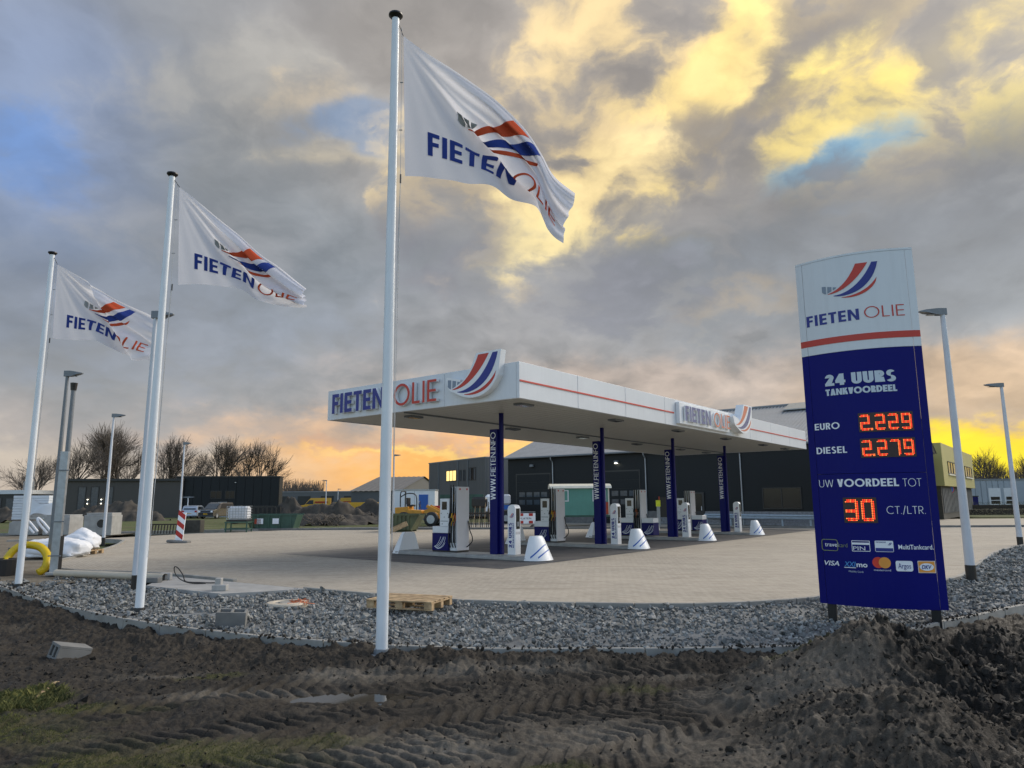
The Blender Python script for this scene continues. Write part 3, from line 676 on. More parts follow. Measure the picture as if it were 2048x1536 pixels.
# where moss grows and where the clay has dried pale
MOSS = [(420, 1478, 1.1, .32), (230, 1500, .8, .35), (30, 1380, .55, .5), (-20, 1440, .9, .6), (640, 1462, .5, .2), (560, 1500, .6, .2), (1150, 1512, .35, .15), (1580, 1358, .45, .22), (200, 1395, .6, .2), (420, 1338, .45, .14), (1290, 1362, .5, .12), (0, 1530, .8, .4), (720, 1530, .5, .2)]
moss = np.zeros_like(DX)
for px, py, rx, ry in MOSS:
    c = at(px, py); moss = np.maximum(moss, np.exp(-(((DX - c.x) / rx) ** 2 + ((DY - c.y) / ry) ** 2)))
moss = np.clip(moss * 1.3 - .35 + .55 * fbm(DX * 2.2, DY * 2.2, 4, 31, .6), 0, 1) * (1 - INS * .6)
PALE = [(500, 1370, 1.0, .16), (700, 1340, .8, .2), (1000, 1330, 1.2, .25), (1400, 1340, .9, .2), (1300, 1460, 1.4, .6), (900, 1480, 1.6, .5), (1600, 1400, 1.0, .9), (1550, 1500, .8, .6), (330, 1335, .5, .12), (1980, 1330, .3, .1)]
pale = np.zeros_like(DX)
for px, py, rx, ry in PALE:
    c = at(px, py); pale = np.maximum(pale, np.exp(-(((DX - c.x) / rx) ** 2 + ((DY - c.y) / ry) ** 2)))
pale = np.clip(pale * .9 - .15 + .5 * fbm(DX * 1.7, DY * 1.7, 4, 33, .6), 0, 1) * (1 - RIGHT)
for nm, arr in (('moss', moss), ('pale', pale), ('heap', RIGHT)):
    at_ = me.attributes.new(nm, 'FLOAT', 'POINT'); at_.data.foreach_set('value', arr.astype(np.float32).ravel())
md = bpy.data.materials.new('wet_soil'); md.use_nodes = True; t = md.node_tree; p = t.nodes['Principled BSDF']; b = NB(t)
pos = b.n('ShaderNodeNewGeometry').outputs['Position']
def attr(n_): return b.n('ShaderNodeAttribute', attribute_name=n_).outputs['Fac']
n1 = b.noise(pos, 1.6, 6, .65); n2 = b.noise(pos, 22, 5, .7)
f = b.m('ADD', b.m('MULTIPLY', n1, .45), b.m('MULTIPLY', n2, .55))
soil = b.ramp(f, [(.32, (.009, .0075, .0058)), (.5, (.025, .0205, .0155)), (.66, (.058, .049, .038))])
palec = b.ramp(f, [(.32, (.055, .049, .040)), (.5, (.12, .107, .088)), (.68, (.21, .19, .16))])
heapc = b.ramp(f, [(.32, (.007, .006, .005)), (.5, (.016, .0138, .011)), (.70, (.036, .031, .026))])
mossc = b.ramp(b.m('ADD', b.m('MULTIPLY', n2, .6), b.m('MULTIPLY', b.noise(pos, 60, 3, .7), .4)), [(.32, (.025, .027, .009)), (.5, (.075, .076, .022)), (.68, (.14, .13, .05))])
c = b.mix(attr('pale'), soil, palec); c = b.mix(attr('heap'), c, heapc); c = b.mix(b.m('MULTIPLY', attr('moss'), .85), c, mossc)
b.put(p.inputs['Base Color'], c)
rg = b.n('ShaderNodeMapRange'); b.put(rg.inputs[0], n1); rg.inputs[1].default_value = .35; rg.inputs[2].default_value = .65; rg.inputs[3].default_value = .55; rg.inputs[4].default_value = .95
b.put(p.inputs['Roughness'], rg.outputs[0]); p.inputs['Specular IOR Level'].default_value = .3
bp = b.n('ShaderNodeBump'); b.put(bp.inputs['Height'], b.m('ADD', n2, b.noise(pos, 90, 4, .7))); bp.inputs['Strength'].default_value = .7; bp.inputs['Distance'].default_value = .018
b.put(p.inputs['Normal'], bp.outputs[0])
me.materials.append(md)
tag(link('muddy_ground', me), kind='structure')
def ground_z(x, y):
    i = int(np.argmin(abs(yy - y))); j = int(np.argmin(abs(uu - x / y))); return float(DZ[i, j])
# loose clods lying on the mud (a mass nobody could count)
cl_rng = np.random.default_rng(11); V_ = []; F_ = []; bi = 0
NC = 34000; iy = cl_rng.integers(0, ny - 1, NC); ix = cl_rng.integers(0, nu - 1, NC)
for k in range(NC):
    i, j = iy[k], ix[k]
    if INSIDE[i, j] and mound(DX[i:i + 1, j], DY[i:i + 1, j])[0] < .1: continue
    w = .12 + .8 * RIGHT[i, j] + .5 * (mound(DX[i:i + 1, j], DY[i:i + 1, j])[0] > .06) + .6 * np.exp(-((DY[i, j] - 8.3) / .8) ** 2)
    if cl_rng.uniform() > w * (1 - .85 * INS[i, j]): continue
    s = float(np.clip(cl_rng.lognormal(math.log(.013 + .009 * RIGHT[i, j]), .5), .006, .07)); h = k % 14
    vs = hulls[h][0] @ rots[k % 200].T * s + (DX[i, j] + cl_rng.uniform(-.01, .01), DY[i, j], DZ[i, j] + s * .3); V_.append(vs)
    F_ += [[q + bi for q in f_] for f_ in hulls[h][1]]; bi += len(vs)
for k in range(900):                                    # soil dropped on and over the kerb
    p_ = outer_w[int(cl_rng.integers(3, len(outer_w) - 4))].lerp(outer_w[int(cl_rng.integers(3, len(outer_w) - 4))], 0.0); q_ = outer_w[min(outer_w.index(p_) + 1, len(outer_w) - 1)]
    p_ = p_.lerp(q_, float(cl_rng.uniform())); s = float(np.clip(cl_rng.lognormal(math.log(.014), .5), .006, .045)); h = k % 14
    vs = hulls[h][0] @ rots[k % 200].T * s + (p_.x + cl_rng.normal(0, .03), p_.y + cl_rng.normal(0, .05), .035 + s * .2); V_.append(vs)
    F_ += [[q + bi for q in f_] for f_ in hulls[h][1]]; bi += len(vs)
me2 = bpy.data.meshes.new('loose_clods'); me2.from_pydata(np.concatenate(V_).tolist(), [], F_); me2.materials.append(M['clod'] if 'clod' in M else mat('clod', (.022, .0185, .0145), .95, amp=.6, scale=30, bump=.6, bscale=60))
tag(link('loose_clods', me2), kind='stuff')
# short grass on the mossy patches
V_ = []; F_ = []; gr = np.random.default_rng(3)
cand = np.argwhere(moss > .38); pick = cand[gr.integers(0, len(cand), 26000)]
tall = at(20, 1375)
for k, (i, j) in enumerate(pick):
    if INSIDE[i, j]: continue
    x, y, z = DX[i, j] + gr.uniform(-.012, .012), DY[i, j] + gr.uniform(-.012, .012), DZ[i, j]
    tl = math.exp(-(((x - tall.x) / .6) ** 2 + ((y - tall.y) / .7) ** 2))
    h = gr.uniform(.005, .014) * (1 + 7 * tl); a = gr.uniform(0, 6.28); w = .0022 + .001 * tl; lx, ly = gr.normal(0, .5, 2) * h
    o = len(V_); V_ += [(x - w * math.cos(a), y - w * math.sin(a), z - .004), (x + w * math.cos(a), y + w * math.sin(a), z - .004), (x + lx * .4, y + ly * .4, z + h * .7), (x + lx, y + ly, z + h)]
    F_ += [(o, o + 1, o + 2), (o + 1, o + 3, o + 2)]
me3 = bpy.data.meshes.new('grass'); me3.from_pydata(V_, [], F_); me3.materials.append(mat('grass_blade', (.05, .068, .016), .8, amp=.5, scale=5, c2=(.11, .11, .03)))
tag(link('grass', me3), kind='stuff')
# puddle in the rut
pc = at(690, 1372); mb = MB(); mb.add([(pc.x + .8 * math.cos(t_ * .2618) , pc.y + .32 * math.sin(t_ * .2618), -.118) for t_ in range(24)], [tuple(range(24))])
mw = bpy.data.materials.new('puddle_water'); mw.use_nodes = True; pw = mw.node_tree.nodes['Principled BSDF']; pw.inputs['Base Color'].default_value = (.03, .026, .02, 1); pw.inputs['Roughness'].default_value = .04
tag(mb.build('puddle', mw), kind='structure')
# ================================================================== the filling station
M['blue_pale'] = mat('sky_paled_blue', (.13, .14, .27), .3, amp=.08)  # sign colours paled to stand for reflected sky
M['red_pale'] = mat('sky_paled_orange', (.60, .20, .11), .3, amp=.08)
LC, WC, ZB, ZT = 26.41, 8.28, 4.512, 5.521
can = thing('station_canopy', 'white flat canopy on blue columns over the fuel pumps', 'canopy', C0, CANZ)
def cbox(x0, y0, z0, x1, y1, z1, name, m, bevel=.006, parent=None): return MB().b2(x0, y0, z0, x1, y1, z1).build(name, m, parent or can, bevel=bevel)
NP = 9; g = .008
for i in range(NP):
    a0, a1 = LC * i / NP, LC * (i + 1) / NP
    cbox(a0 + g, 0, ZB, a1 - g, .10, ZT, 'fascia_panel', M['white_panel'])
    cbox(a0 + g, WC - .10, ZB, a1 - g, WC, ZT, 'fascia_panel', M['white_panel'])
for i in range(3):
    b0, b1 = .10 + (WC - .2) * i / 3, .10 + (WC - .2) * (i + 1) / 3
    cbox(.002, b0 + .004, ZB + .002, .10, b1 - .004, ZT - .002, 'fascia_panel', M['white_panel'])
    cbox(LC - .10, b0 + .004, ZB + .002, LC - .002, b1 - .004, ZT - .002, 'fascia_panel', M['white_panel'])
cbox(.1, .1, ZT - .25, LC - .1, WC - .1, ZT - .18, 'roof_deck', M['roof_grey'])
NS = 27
for i in range(NS):
    w = (WC - .2) / NS; y0 = .1 + w * i
    cbox(.1, y0 + .011, ZB + .022, LC - .1, y0 + w - .011, ZB + .07, 'soffit_board', M['soffit'], 0)
cbox(.1, .1, ZB + .09, LC - .1, WC - .1, ZB + .12, 'soffit_backing', M['frame_dark'], 0)
for (x0, x1) in ((.02, 9.55), (17.1, LC - .02)):
    cbox(x0, -.022, 4.972, x1, -.001, 5.018, 'stripe', M['red'], .002)
for x in (1.2, 6.5, 11.5, 16.5, 21.5, 25.0):
    for y in (.75, 5.3):
        l = MB().b2(x - .3, y - .16, ZB - .04, x + .3, y + .16, ZB + .03).build('soffit_lamp', M['lamp_grey'], can, bevel=.01)
        MB().b2(x - .25, y - .12, ZB - .045, x + .25, y + .12, ZB - .038).build('lens', M['screen'], l)
cbox(.15, 4.62, ZB - .03, LC - .15, 4.66, ZB + .03, 'cable_tray', M['lamp_grey'], 0)
# channel lettering: coloured face, white returns; fn maps local text plane to the canopy frame
def channel(txt, w, fn, x, h, z, m, depth, track, sx=1.0, name='letter'):
    X_ = x
    for ch in txt:
        polys, adv = glyph(ch, w)
        if polys:
            mb = MB()
            for i, q in enumerate(polys): mb.extr([(X_ + u * h * sx, z + v * h) for u, v in q], fn, .03, depth + (i % 9) * .0004, 0, 1)
            mb.build(name, [m, M['white']], can)
        X_ += (adv + track) * h * sx
    return X_
fl = lambda u, v, d: (-d, 7.86 - u, v)               # on the short fascia, reading towards the corner
channel('FIETEN', .21, fl, 0.0, .66, 4.69, M['blue_print'], .14, .11, 1.06)
channel('OLIE', .135, fl, 3.04, .66, 4.69, M['red'], .14, .15, 1.07)
def emblem(fn, x, z, s, sy, mats, depth, parent, nm='emblem'):
    red, blue, red2, grey = swoosh()
    # backing box follows the outline of the bands
    ol = _bez((-.04, .30), (.0, .10), (.06, .08), (.13, .06), 6) + _bez((.16, .04), (.3, -.03), (.42, -.06), (.5, -.06), 6)[1:] + _bez((.55, -.06), (.8, -.05), (.93, .12), (1.0, .26), 8)[1:] + [(1.06, .66), (.58, .66)] + _bez((.55, .60), (.46, .38), (.36, .24), (.24, .20), 7) + [(.27, .26), (-.02, .33)]
    mb = MB(); mb.extr([(x + u * s, z + v * s * sy) for u, v in ol], fn, .0, depth, 0, 0); bk = mb.build(nm, M['white'], parent)
    for polys, mt in ((red, mats[0]), (blue, mats[1]), (red2, mats[0]), (grey, mats[2])):
        mb = MB()
        for q in polys: mb.add([fn(x + u * s, z + v * s * sy, depth + .004) for u, v in q], [(0, 1, 2, 3)])
        mb.build('band', mt, bk)
    return bk
emblem(fl, 5.42, 4.74, 1.88, .93, (M['red'], M['blue_print'], M['logo_grey']), .22, can)
# the sign on the long side: a white box, the sky's reflection painted into its pale letters
fr = lambda u, v, d: (9.75 + u, -d, v)
cbox(9.72, -.16, 4.60, 14.65, -.001, 5.42, 'sign_box', M['white'], .012)
fr2 = lambda u, v, d: (9.75 + u, -.16 - d, v)
channel('FIETEN', .21, fr2, .28, .58, 4.72, M['blue_pale'], .10, .11, 1.12)
channel('OLIE', .135, fr2, 3.02, .58, 4.72, M['red_pale'], .10, .15, 1.14)
emblem(fr, 5.0, 4.75, 2.15, .84, (M['red_pale'], M['blue_pale'], M['white_print']), .35, can)
# columns
IS = [2.45, 8.65, 14.85, 21.0]
for k, a in enumerate(IS):
    col_ = MB().b2(a - .06, 2.545, .13, a + .05, 2.665, ZB + .02).build('column', M['blue'], can, bevel=.008)
    bl = MB().b2(a - .15, 2.668, .13, a + .02, 2.97, 4.02).build('column_panel', M['blue'], col_, bevel=.008)
    tp, tw = text2d('WWW.FIETEN.INFO', .13, .12); h = 2.12 / tw
    mb = MB(); flat(mb, tp, lambda u, v, d, a=a: (a - .153 - d, 2.725 + v, 1.80 + u), 0, 0, h)
    mb.build('lettering', M['white_print'], col_)
# ------------------------------------------------------------------ islands
WORDS = ['nearest the flagpoles', 'second from the flagpoles', 'third from the flagpoles', 'farthest from the flagpoles']
fr_i = lambda a: cn(a, 0, 0)
def protector_mesh(mb):
    n = 14; rows = []
    for j in range(9):
        t = j / 8; w = .52 - .27 * t; nn = .55 - .30 * t; z = .02 + .70 * t
        if j == 8: w -= .02; nn -= .02
        pts = [(w * math.cos(math.pi * i / n), -nn * abs(math.sin(math.pi * i / n)) ** .62, z) for i in range(n + 1)]; rows.append(pts)
    vs = [p for r_ in rows for p in r_]; q = n + 1; fs = []
    for j in range(8):
        for i in range(n): fs.append((j * q + i, j * q + i + 1, (j + 1) * q + i + 1, (j + 1) * q + i))
        fs.append((j * q + n, j * q, (j + 1) * q, (j + 1) * q + n))
    fs.append(tuple(8 * q + i for i in range(q))); mb.add(vs, fs); return mb
def prot_pt(u, t, d):
    w = .52 - .27 * t + d; nn = .55 - .30 * t + d; th = math.pi * u
    return (w * math.cos(th), -nn * abs(math.sin(th)) ** .62, .02 + .70 * t)
def make_protector(label, loc, rz):
    t = thing('collision_protector', label, 'collision guard', loc, rz, 'collision guards at the ends of the pump islands')
    protector_mesh(MB()).build('guard_body', M['white'], t, smooth=True)
    mb = MB(); mb.b2(-.46, -.02, 0, .46, .10, .06).build('base_plate', M['rubber'], t)
    for (ua, ta, ub, tb, wd) in ((.93, .10, .40, .62, .075), (.76, .10, .34, .40, .065)):
        mb = MB(); n = 16
        for i in range(n):
            qs = []
            for k in (i, i + 1):
                s = k / n; u = ua + (ub - ua) * s; tt = ta + (tb - ta) * (1 - (1 - s) ** 1.7); ww = wd * (1 - .35 * s)
                qs.append((prot_pt(u, tt, .003), prot_pt(u, tt + ww, .003)))
            mb.add([qs[0][0], qs[1][0], qs[1][1], qs[0][1]], [(0, 1, 2, 3)])
        mb.build('stripe', M['blue_stripe'], t)
    return t
M['blue_stripe'] = mat('stripe_blue', (.01, .10, .40), .4, amp=.05)
prot0 = None
for k, a in enumerate(IS):
    isl = thing('pump_island', 'raised pale kerbed island carrying the fuel pump ' + WORDS[k], 'island', cn(a, 0), CANZ, 'pump islands under the canopy')
    mb = MB(); mb.b2(-.5, 1.30, 0, .5, 6.90, .10); mb.build('island_body', M['concrete'], isl, bevel=.02)
    for i in range(6):
        y0 = 1.33 + .925 * i; MB().b2(-.47, y0 + .006, .10, .47, y0 + .919, .13).build('slab', M['concrete'], isl, bevel=.006)
    for (bb, rz, nm) in ((1.36, CANZ, 'right hand'), (6.72, CANZ + math.pi, 'left hand')):
        lab = '%s striped white guard of the island %s' % (nm, WORDS[k])
        p_ = cn(a, bb)
        if prot0 is None: prot0 = make_protector(lab, p_, rz)
        else: dup(prot0, p_, rz, lab)
# payment terminals
def make_terminal(label, loc, rz):
    t = thing('payment_terminal', label, 'payment terminal', loc, rz, 'payment terminals on the pump islands')
    prof = [(-.15, 0), (-.15, 1.38), (-.12, 1.46), (-.02, 1.52), (.10, 1.50), (.15, 1.42), (.15, 0)]
    mb = MB(); mb.extr([(y, z) for y, z in prof], lambda u, v, d: (d, -u, v), -.14, .14); mb.build('housing', M['white'], t, bevel=.012)
    s = MB().b2(-.09, -.158, .78, .09, -.149, 1.40).build('screen', M['screen'], t)
    MB().b2(-.05, -.166, .86, .05, -.159, 1.0).build('keypad', M['lamp_grey'], s)
    MB().b2(-.11, -.155, .62, .11, -.148, .70).build('receipt_slot', M['grey_panel'], t)
    mb = MB(); tp, tw = text2d('24 UURS', .24, .09); flat(mb, tp, lambda u, v, d: (-.143 - d, .0 + v, .22 + u), 0, -.02, .115, sx=.75 / (tw * .115))
    tp, tw = text2d('BETAALAUTOMAAT', .22, .09); flat(mb, tp, lambda u, v, d: (-.143 - d, -.10 + v, .22 + u), 0, 0, .05, sx=.75 / (tw * .05)); mb.build('lettering', M['blue_print'], t)
    red, blue, red2, grey = swoosh()
    for polys, mt in ((red + red2, M['red']), (blue, M['blue_print'])):
        mb = MB(); flat(mb, polys, lambda u, v, d: (-.143 - d, .10 - u, v), 0, 1.12, .21); mb.build('emblem', mt, t)
    MB().b2(-.16, -.17, 0, .16, .17, .02).build('base_plate', M['galv'], t)
    return t
term0 = None
for k, a in enumerate(IS):
    lab = 'white 24 hour payment pillar beside the blue column, on the island ' + WORDS[k]
    p_ = cn(a, 2.12, .13)
    if term0 is None: term0 = make_terminal(lab, p_, CANZ)
    else: dup(term0, p_, CANZ, lab)
# fuel dispensers; local x depth (front -x), y to the left as seen from the front
def make_pump(label, loc, rz, double=False):
    t = thing('fuel_dispenser', label, 'fuel pump', loc, rz, 'fuel dispensers under the canopy')
    MB().b2(-.27, -.56, 0, .27, .56, .05).build('plinth', M['black'], t)
    def unit(y0, y1, full=True):
        bp = MB().b2(-.29, y0, .05, .29, y1, .60).build('base_cabinet', M['blue'], t, bevel=.008)
        MB().b2(-.285, y0 + .004, .605, .285, y1 - .004, .82).build('shelf', M['white'], t, bevel=.012)
        red, blue, red2, grey = swoosh(); mb = MB()
        for edge in ((.10, .115, .32, .16, .50, .35, .62, .63), (.10, .105, .38, .09, .66, .34, .83, .63), (.20, .065, .50, .06, .74, .30, .90, .63), (.20, .055, .48, -.02, .88, .10, 1.0, .63), (.34, .012, .60, .0, .84, .12, .965, .33)):
            pl = _bez(edge[0:2], edge[2:4], edge[4:6], edge[6:8], 10); w = .012
            for i in range(10):
                (u0, v0), (u1, v1) = pl[i], pl[i + 1]; L = math.hypot(u1 - u0, v1 - v0) + 1e-6; nx, nv_ = -(v1 - v0) / L * w, (u1 - u0) / L * w
                for sgn, xo in ((-1, -.293),):
                    mb.add([(xo, y1 - .05 - u * .56, .10 + v * .62) for u, v in ((u0 + nx, v0 + nv_), (u1 + nx, v1 + nv_), (u1 - nx, v1 - nv_), (u0 - nx, v0 - nv_))], [(0, 1, 2, 3)])
        mb.build('emblem', M['white_print'], bp)
        return bp
    unit(-.16, .56)
    if double: unit(-1.15, -.57)
    hd = MB().b2(-.25, -.158, .825, .25, .26, 1.72).build('head', M['white'], t, bevel=.012)
    for sx in (-1, 1):
        MB().b2(sx * .252, -.06, 1.36, sx * .258, .16, 1.62).build('display', M['screen'], hd)
        MB().b2(sx * .251, -.12, .98, sx * .2525, .22, 1.0).build('seam', M['lamp_grey'], hd)
        mb = MB()
        for (y, z) in ((.19, 1.24), (-.10, 1.24), (.05, 1.12), (.14, .90)): mb.b2(sx * .252, y - .012, z - .012, sx * .262, y + .012, z + .012)
        mb.build('lock', M['black'], hd)
    MB().b2(-.2, -.50, .05, .2, -.162, 2.10).build('hose_mast', M['white'], t, bevel=.008)
    for i, y in enumerate((-.215, -.33, -.445)):
        for sx in (-1,):
            ch = MB().b2(sx * .2, y - .028, .30, sx * .215, y + .028, 2.09).build('hose_channel', M['rubber'], t)
            z0 = .42; pts = [(sx * .235, y, 2.16 if i < 2 else 2.06), (sx * .24, y, 1.6), (sx * .25, y + .01, 1.2), (sx * .27, y + .02, .8), (sx * .30, y + .03 - .02 * i, .42), (sx * .29, y - .02, .24), (sx * .24, y - .01, .16)]
            MB().tube([Vector(p) for p in smooth_pl(pts, 4)], .018, 6).build('hose', M['rubber'], t, smooth='all')
            MB().box((sx * .235, y, 1.06 + .02 * i), (.06, .05, .20)).box((sx * .27, y + .03, 1.17), (.04, .035, .16), 0, 0, .25).tube([(sx * .27, y + .01, 1.0), (sx * .29, y + .03, .90), (sx * .27, y + .05, .84)], .013, 6).build('nozzle', M[('rubber', 'yellow', 'orange')[(i + int(double)) % 3]] if i else M['rubber'], t, bevel=.006)
            if i == 1: MB().b2(sx * .216, y - .02, 1.62, sx * .225, y + .02, 1.86).build('product_label', M['yellow'], t)
    MB().b2(-.29, -.56, .06, .29, -.505, 2.10).build('end_panel', M['grey_panel'], t, bevel=.008)
    for y in (-.563,):
        for x in (-.17, .17):
            mb = MB(); mb.tube([(x, y - .001, 2.02), (x, y - .006, 2.02)], .035, 14); mb.build('warning_mark', M['red_paint'], t)
    hp = smooth_pl([(.22, -.58, 1.0), (.24, -.63, .7), (.28, -.70, .5), (.26, -.72, .34), (.2, -.64, .22), (.16, -.57, .16)], 5)
    MB().tube(hp, .017, 6).build('hose', M['rubber'], t, smooth='all')
    return t
make_pump('white pump with blue base and orange nozzle, nearest the tall flagpole', cn(IS[0], 4.78, .13), CANZ)
make_pump('white pump in front of the teal site cabin, second along the canopy', cn(IS[1], 5.15, .13), CANZ)
make_pump('double sided pump behind the third striped guard, left of the third column', cn(IS[2], 4.75, .13), CANZ, True)
make_pump('double sided pump between the third and fourth blue columns', cn(IS[3], 5.05, .13), CANZ, True)
# ================================================================== price sign
TO = Vector((4.666, 11.163, 0)); TW = 1.67; TANG = math.atan2(-.4893, .872)
tot = thing('price_sign', 'tall blue and white price totem with red LED prices', 'price sign', TO, TANG)
def tsag(u): return .20 * (1 - (2 * u / TW - 1) ** 2)
tf = lambda u, v, d: (u, -(tsag(u) + d), v)
def tpanel(name, z0, z1, m, d0=0.0, u0=0.0, u1=TW, n=16, parent=None, back=True, th=None):
    mb = MB(); us = [u0 + (u1 - u0) * i / n for i in range(n + 1)]
    fr_ = [(u, -(tsag(u) + d0)) for u in us]
    bk = [(u, (tsag(u) + d0 if back else -(tsag(u) + d0 - th))) for u in reversed(us)]
    ring = fr_ + bk; N_ = len(ring)
    mb.add([(x, y, z0) for x, y in ring] + [(x, y, z1) for x, y in ring], [tuple(range(N_ - 1, -1, -1)), tuple(range(N_, 2 * N_))] + [(i, (i + 1) % N_, (i + 1) % N_ + N_, i + N_) for i in range(N_)])
    return mb.build(name, m, parent or tot)
E_ = .10
for (nm, z0, z1, m) in (('top_panel', 3.995, 5.495, M['white_panel']), ('price_panel', 2.128, 3.99, M['totem_blue']), ('card_panel', .20, 2.122, M['totem_blue'])):
    tpanel(nm, z0, z1, m, .03, E_ + .004, TW - E_ - .004)
for u0, u1 in ((0.0, E_), (TW - E_, TW)):
    tpanel('edge_profile', 3.995, 5.495, M['white_panel'], .032, u0, u1, 4); tpanel('edge_profile', .20, 3.99, M['totem_blue_edge'] if 'totem_blue_edge' in M else M['totem_blue'], .032, u0, u1, 4)
tpanel('cap_trim', 5.498, 5.53, M['white_panel'], .035)
tpanel('stripe', 4.135, 4.235, M['red'], .036)
for u in (.16, TW - .16):
    MB().b2(u - .06, -.06, -.25, u + .06, .06, .21).build('leg', M['black'], tot, bevel=.004)
lt = lambda u, v, d: tf(u, v, .034 + d)
def ttext(txt, w, u0, u1, z0, h, m, track=.12, bf=None, name='lettering', shear=0, bold=0, parent=None):
    polys, wd = bfont2d(txt, bold, shear) if bf else text2d(txt, w, track)
    mb = MB(); flat(mb, polys, lt, u0, z0, h, sx=(u1 - u0) / (wd * h)); return mb.build(name, m, parent or tot)
M['totem_grey'] = mat('reflective_grey', (.52, .60, .68), .4, amp=.04)
ttext('FIETEN', .22, .115, .882, 4.455, .175, M['blue_print'], .13)
ttext('OLIE', .095, .955, 1.492, 4.468, .175, M['red'], .17)
red, blue, red2, grey = swoosh()
for polys, mt in ((red, M['red']), (blue, M['blue_print']), (red2, M['red']), (grey, M['logo_grey'])):
    mb = MB(); flat(mb, polys, lt, .385, 4.835, .81, lift=.001 if mt is M['red'] else 0); mb.build('emblem', mt, tot)
ttext('24 UURS', .27, .322, 1.295, 3.475, .175, M['totem_grey'], .07)
ttext('TANKVOORDEEL', .27, .318, 1.296, 3.325, .10, M['totem_grey'], .055)
ttext('EURO', .19, .118, .480, 2.808, .10, M['white_print'], .12)
ttext('DIESEL', .19, .118, .556, 2.438, .10, M['white_print'], .12)
ttext('UW', .07, .120, .326, 1.93, .11, M['white_print'], .14)
ttext('VOORDEEL', .21, .382, 1.202, 1.93, .115, M['white_print'], .10)
ttext('TOT', .07, 1.253, 1.488, 1.925, .112, M['white_print'], .12)
ttext('CT./LTR.', .075, 1.014, 1.503, 1.533, .108, M['white_print'], .14)
# LED digits, dot by dot
SEG = {'0': 'abcdef', '2': 'abged', '3': 'abgcd', '7': 'abc', '9': 'abcdfg'}
def led(ch, u, z, w, h, point=False):
    nx, ny_ = 8, 13; mb = MB(); on_ = set(); s = SEG[ch]; T = 2
    for i in range(nx):
        for j in range(ny_):
            l, r_, bt, tp_ = i < T, i >= nx - T, j < T, j >= ny_ - T; mid = 5 <= j <= 7 and j != 5 + (j == 7) * 0
            up, dn = j >= 6, j <= 6
            hit = ('a' in s and tp_) or ('d' in s and bt) or ('g' in s and j in (6, 5)) or ('f' in s and l and up) or ('b' in s and r_ and up) or ('e' in s and l and dn) or ('c' in s and r_ and dn)
            if (i in (0, nx - 1)) and (j in (0, ny_ - 1)): hit = False
            if ch == '9' and l and j > 6: hit = True
            if hit: on_.add((i, j))
    for (i, j) in on_:
        cu_ = u + (i + .5) * w / nx; cz = z + (j + .5) * h / ny_; r0 = w / nx * .37
        mb.add([lt(cu_ + dx * r0, cz + dz * r0, .008) for dx, dz in ((-1, -.5), (-.5, -1), (.5, -1), (1, -.5), (1, .5), (.5, 1), (-.5, 1), (-1, .5))], [tuple(range(8))], int((i * 7 + j * 3) % 3 == 0))
    if point:
        for dx in (0, 1):
            for dz in (0, 1):
                cu_ = u + w + (dx + .6) * w / nx; cz = z + (dz + .5) * h / ny_; r0 = w / nx * .37
                mb.add([lt(cu_ + ax * r0, cz + az_ * r0, .008) for ax, az_ in ((-1, -.5), (-.5, -1), (.5, -1), (1, -.5), (1, .5), (.5, 1), (-.5, 1), (-1, .5))], [tuple(range(8))], 1)
    return mb
for (txt, u, z) in (('2229', .765, 2.755), ('2279', .762, 2.372)):
    d_ = tpanel('led_display', z - .02, z + .265, M['led_off'], .037, u - .02, u + .70, 8, None, False, .01)
    for k, ch in enumerate(txt): led(ch, u + k * .172 + (.03 if k else 0), z, .135, .24, k == 0).build('led_digit', [M['led'], M['led_hot']], d_)
d_ = tpanel('led_display', 1.40, 1.77, M['led_off'], .037, .44, .89, 8, None, False, .01)
for k, ch in enumerate('30'): led(ch, .465 + k * .215, 1.425, .18, .32).build('led_digit', [M['led'], M['led_hot']], d_)
# payment marks
def tline(pts, w, m, name='card_mark', close=True):
    mb = MB(); n = len(pts)
    for i in range(n if close else n - 1):
        (u0, v0), (u1, v1) = pts[i], pts[(i + 1) % n]; L = math.hypot(u1 - u0, v1 - v0) + 1e-9; nx, nv_ = -(v1 - v0) / L * w / 2, (u1 - u0) / L * w / 2
        mb.add([lt(u0 + nx, v0 + nv_, .002), lt(u1 + nx, v1 + nv_, .002), lt(u1 - nx, v1 - nv_, .002), lt(u0 - nx, v0 - nv_, .002)], [(0, 1, 2, 3)])
    return mb.build(name, m, tot)
def rr(u0, z0, u1, z1, r=.02, n=4):
    o = []
    for cx, cz, a in ((u1 - r, z0 + r, -90), (u1 - r, z1 - r, 0), (u0 + r, z1 - r, 90), (u0 + r, z0 + r, 180)):
        for k in range(n + 1): t_ = R(a + 90 * k / n); o.append((cx + r * math.cos(t_), cz + r * math.sin(t_)))
    return o
def tfill(pts, m, d=.003, name='card_mark'):
    mb = MB(); mb.add([lt(u, v, d) for u, v in pts], [tuple(range(len(pts)))]); return mb.build(name, m, tot)
def tcirc(u, z, r_, rz=None, n=24): return [(u + r_ * math.cos(2 * math.pi * k / n), z + (rz or r_) * math.sin(2 * math.pi * k / n)) for k in range(n)]
M['mark_olive'] = mat('mark_olive', (.20, .24, .10), .5); M['mark_orange'] = mat('mark_orange', (.80, .33, .05), .5); M['mark_red'] = mat('mark_red', (.65, .04, .02), .5)
M['mark_cyan'] = mat('mark_blue', (.05, .25, .60), .5)
tline(rr(.092, .985, .316, 1.147, .03), .010, M['mark_olive']); ttext('travel', 0, .135, .325, 1.045, .062, M['white_print'], bf=1, bold=.012); ttext('card', 0, .33, .452, 1.042, .060, M['mark_olive'], bf=1)
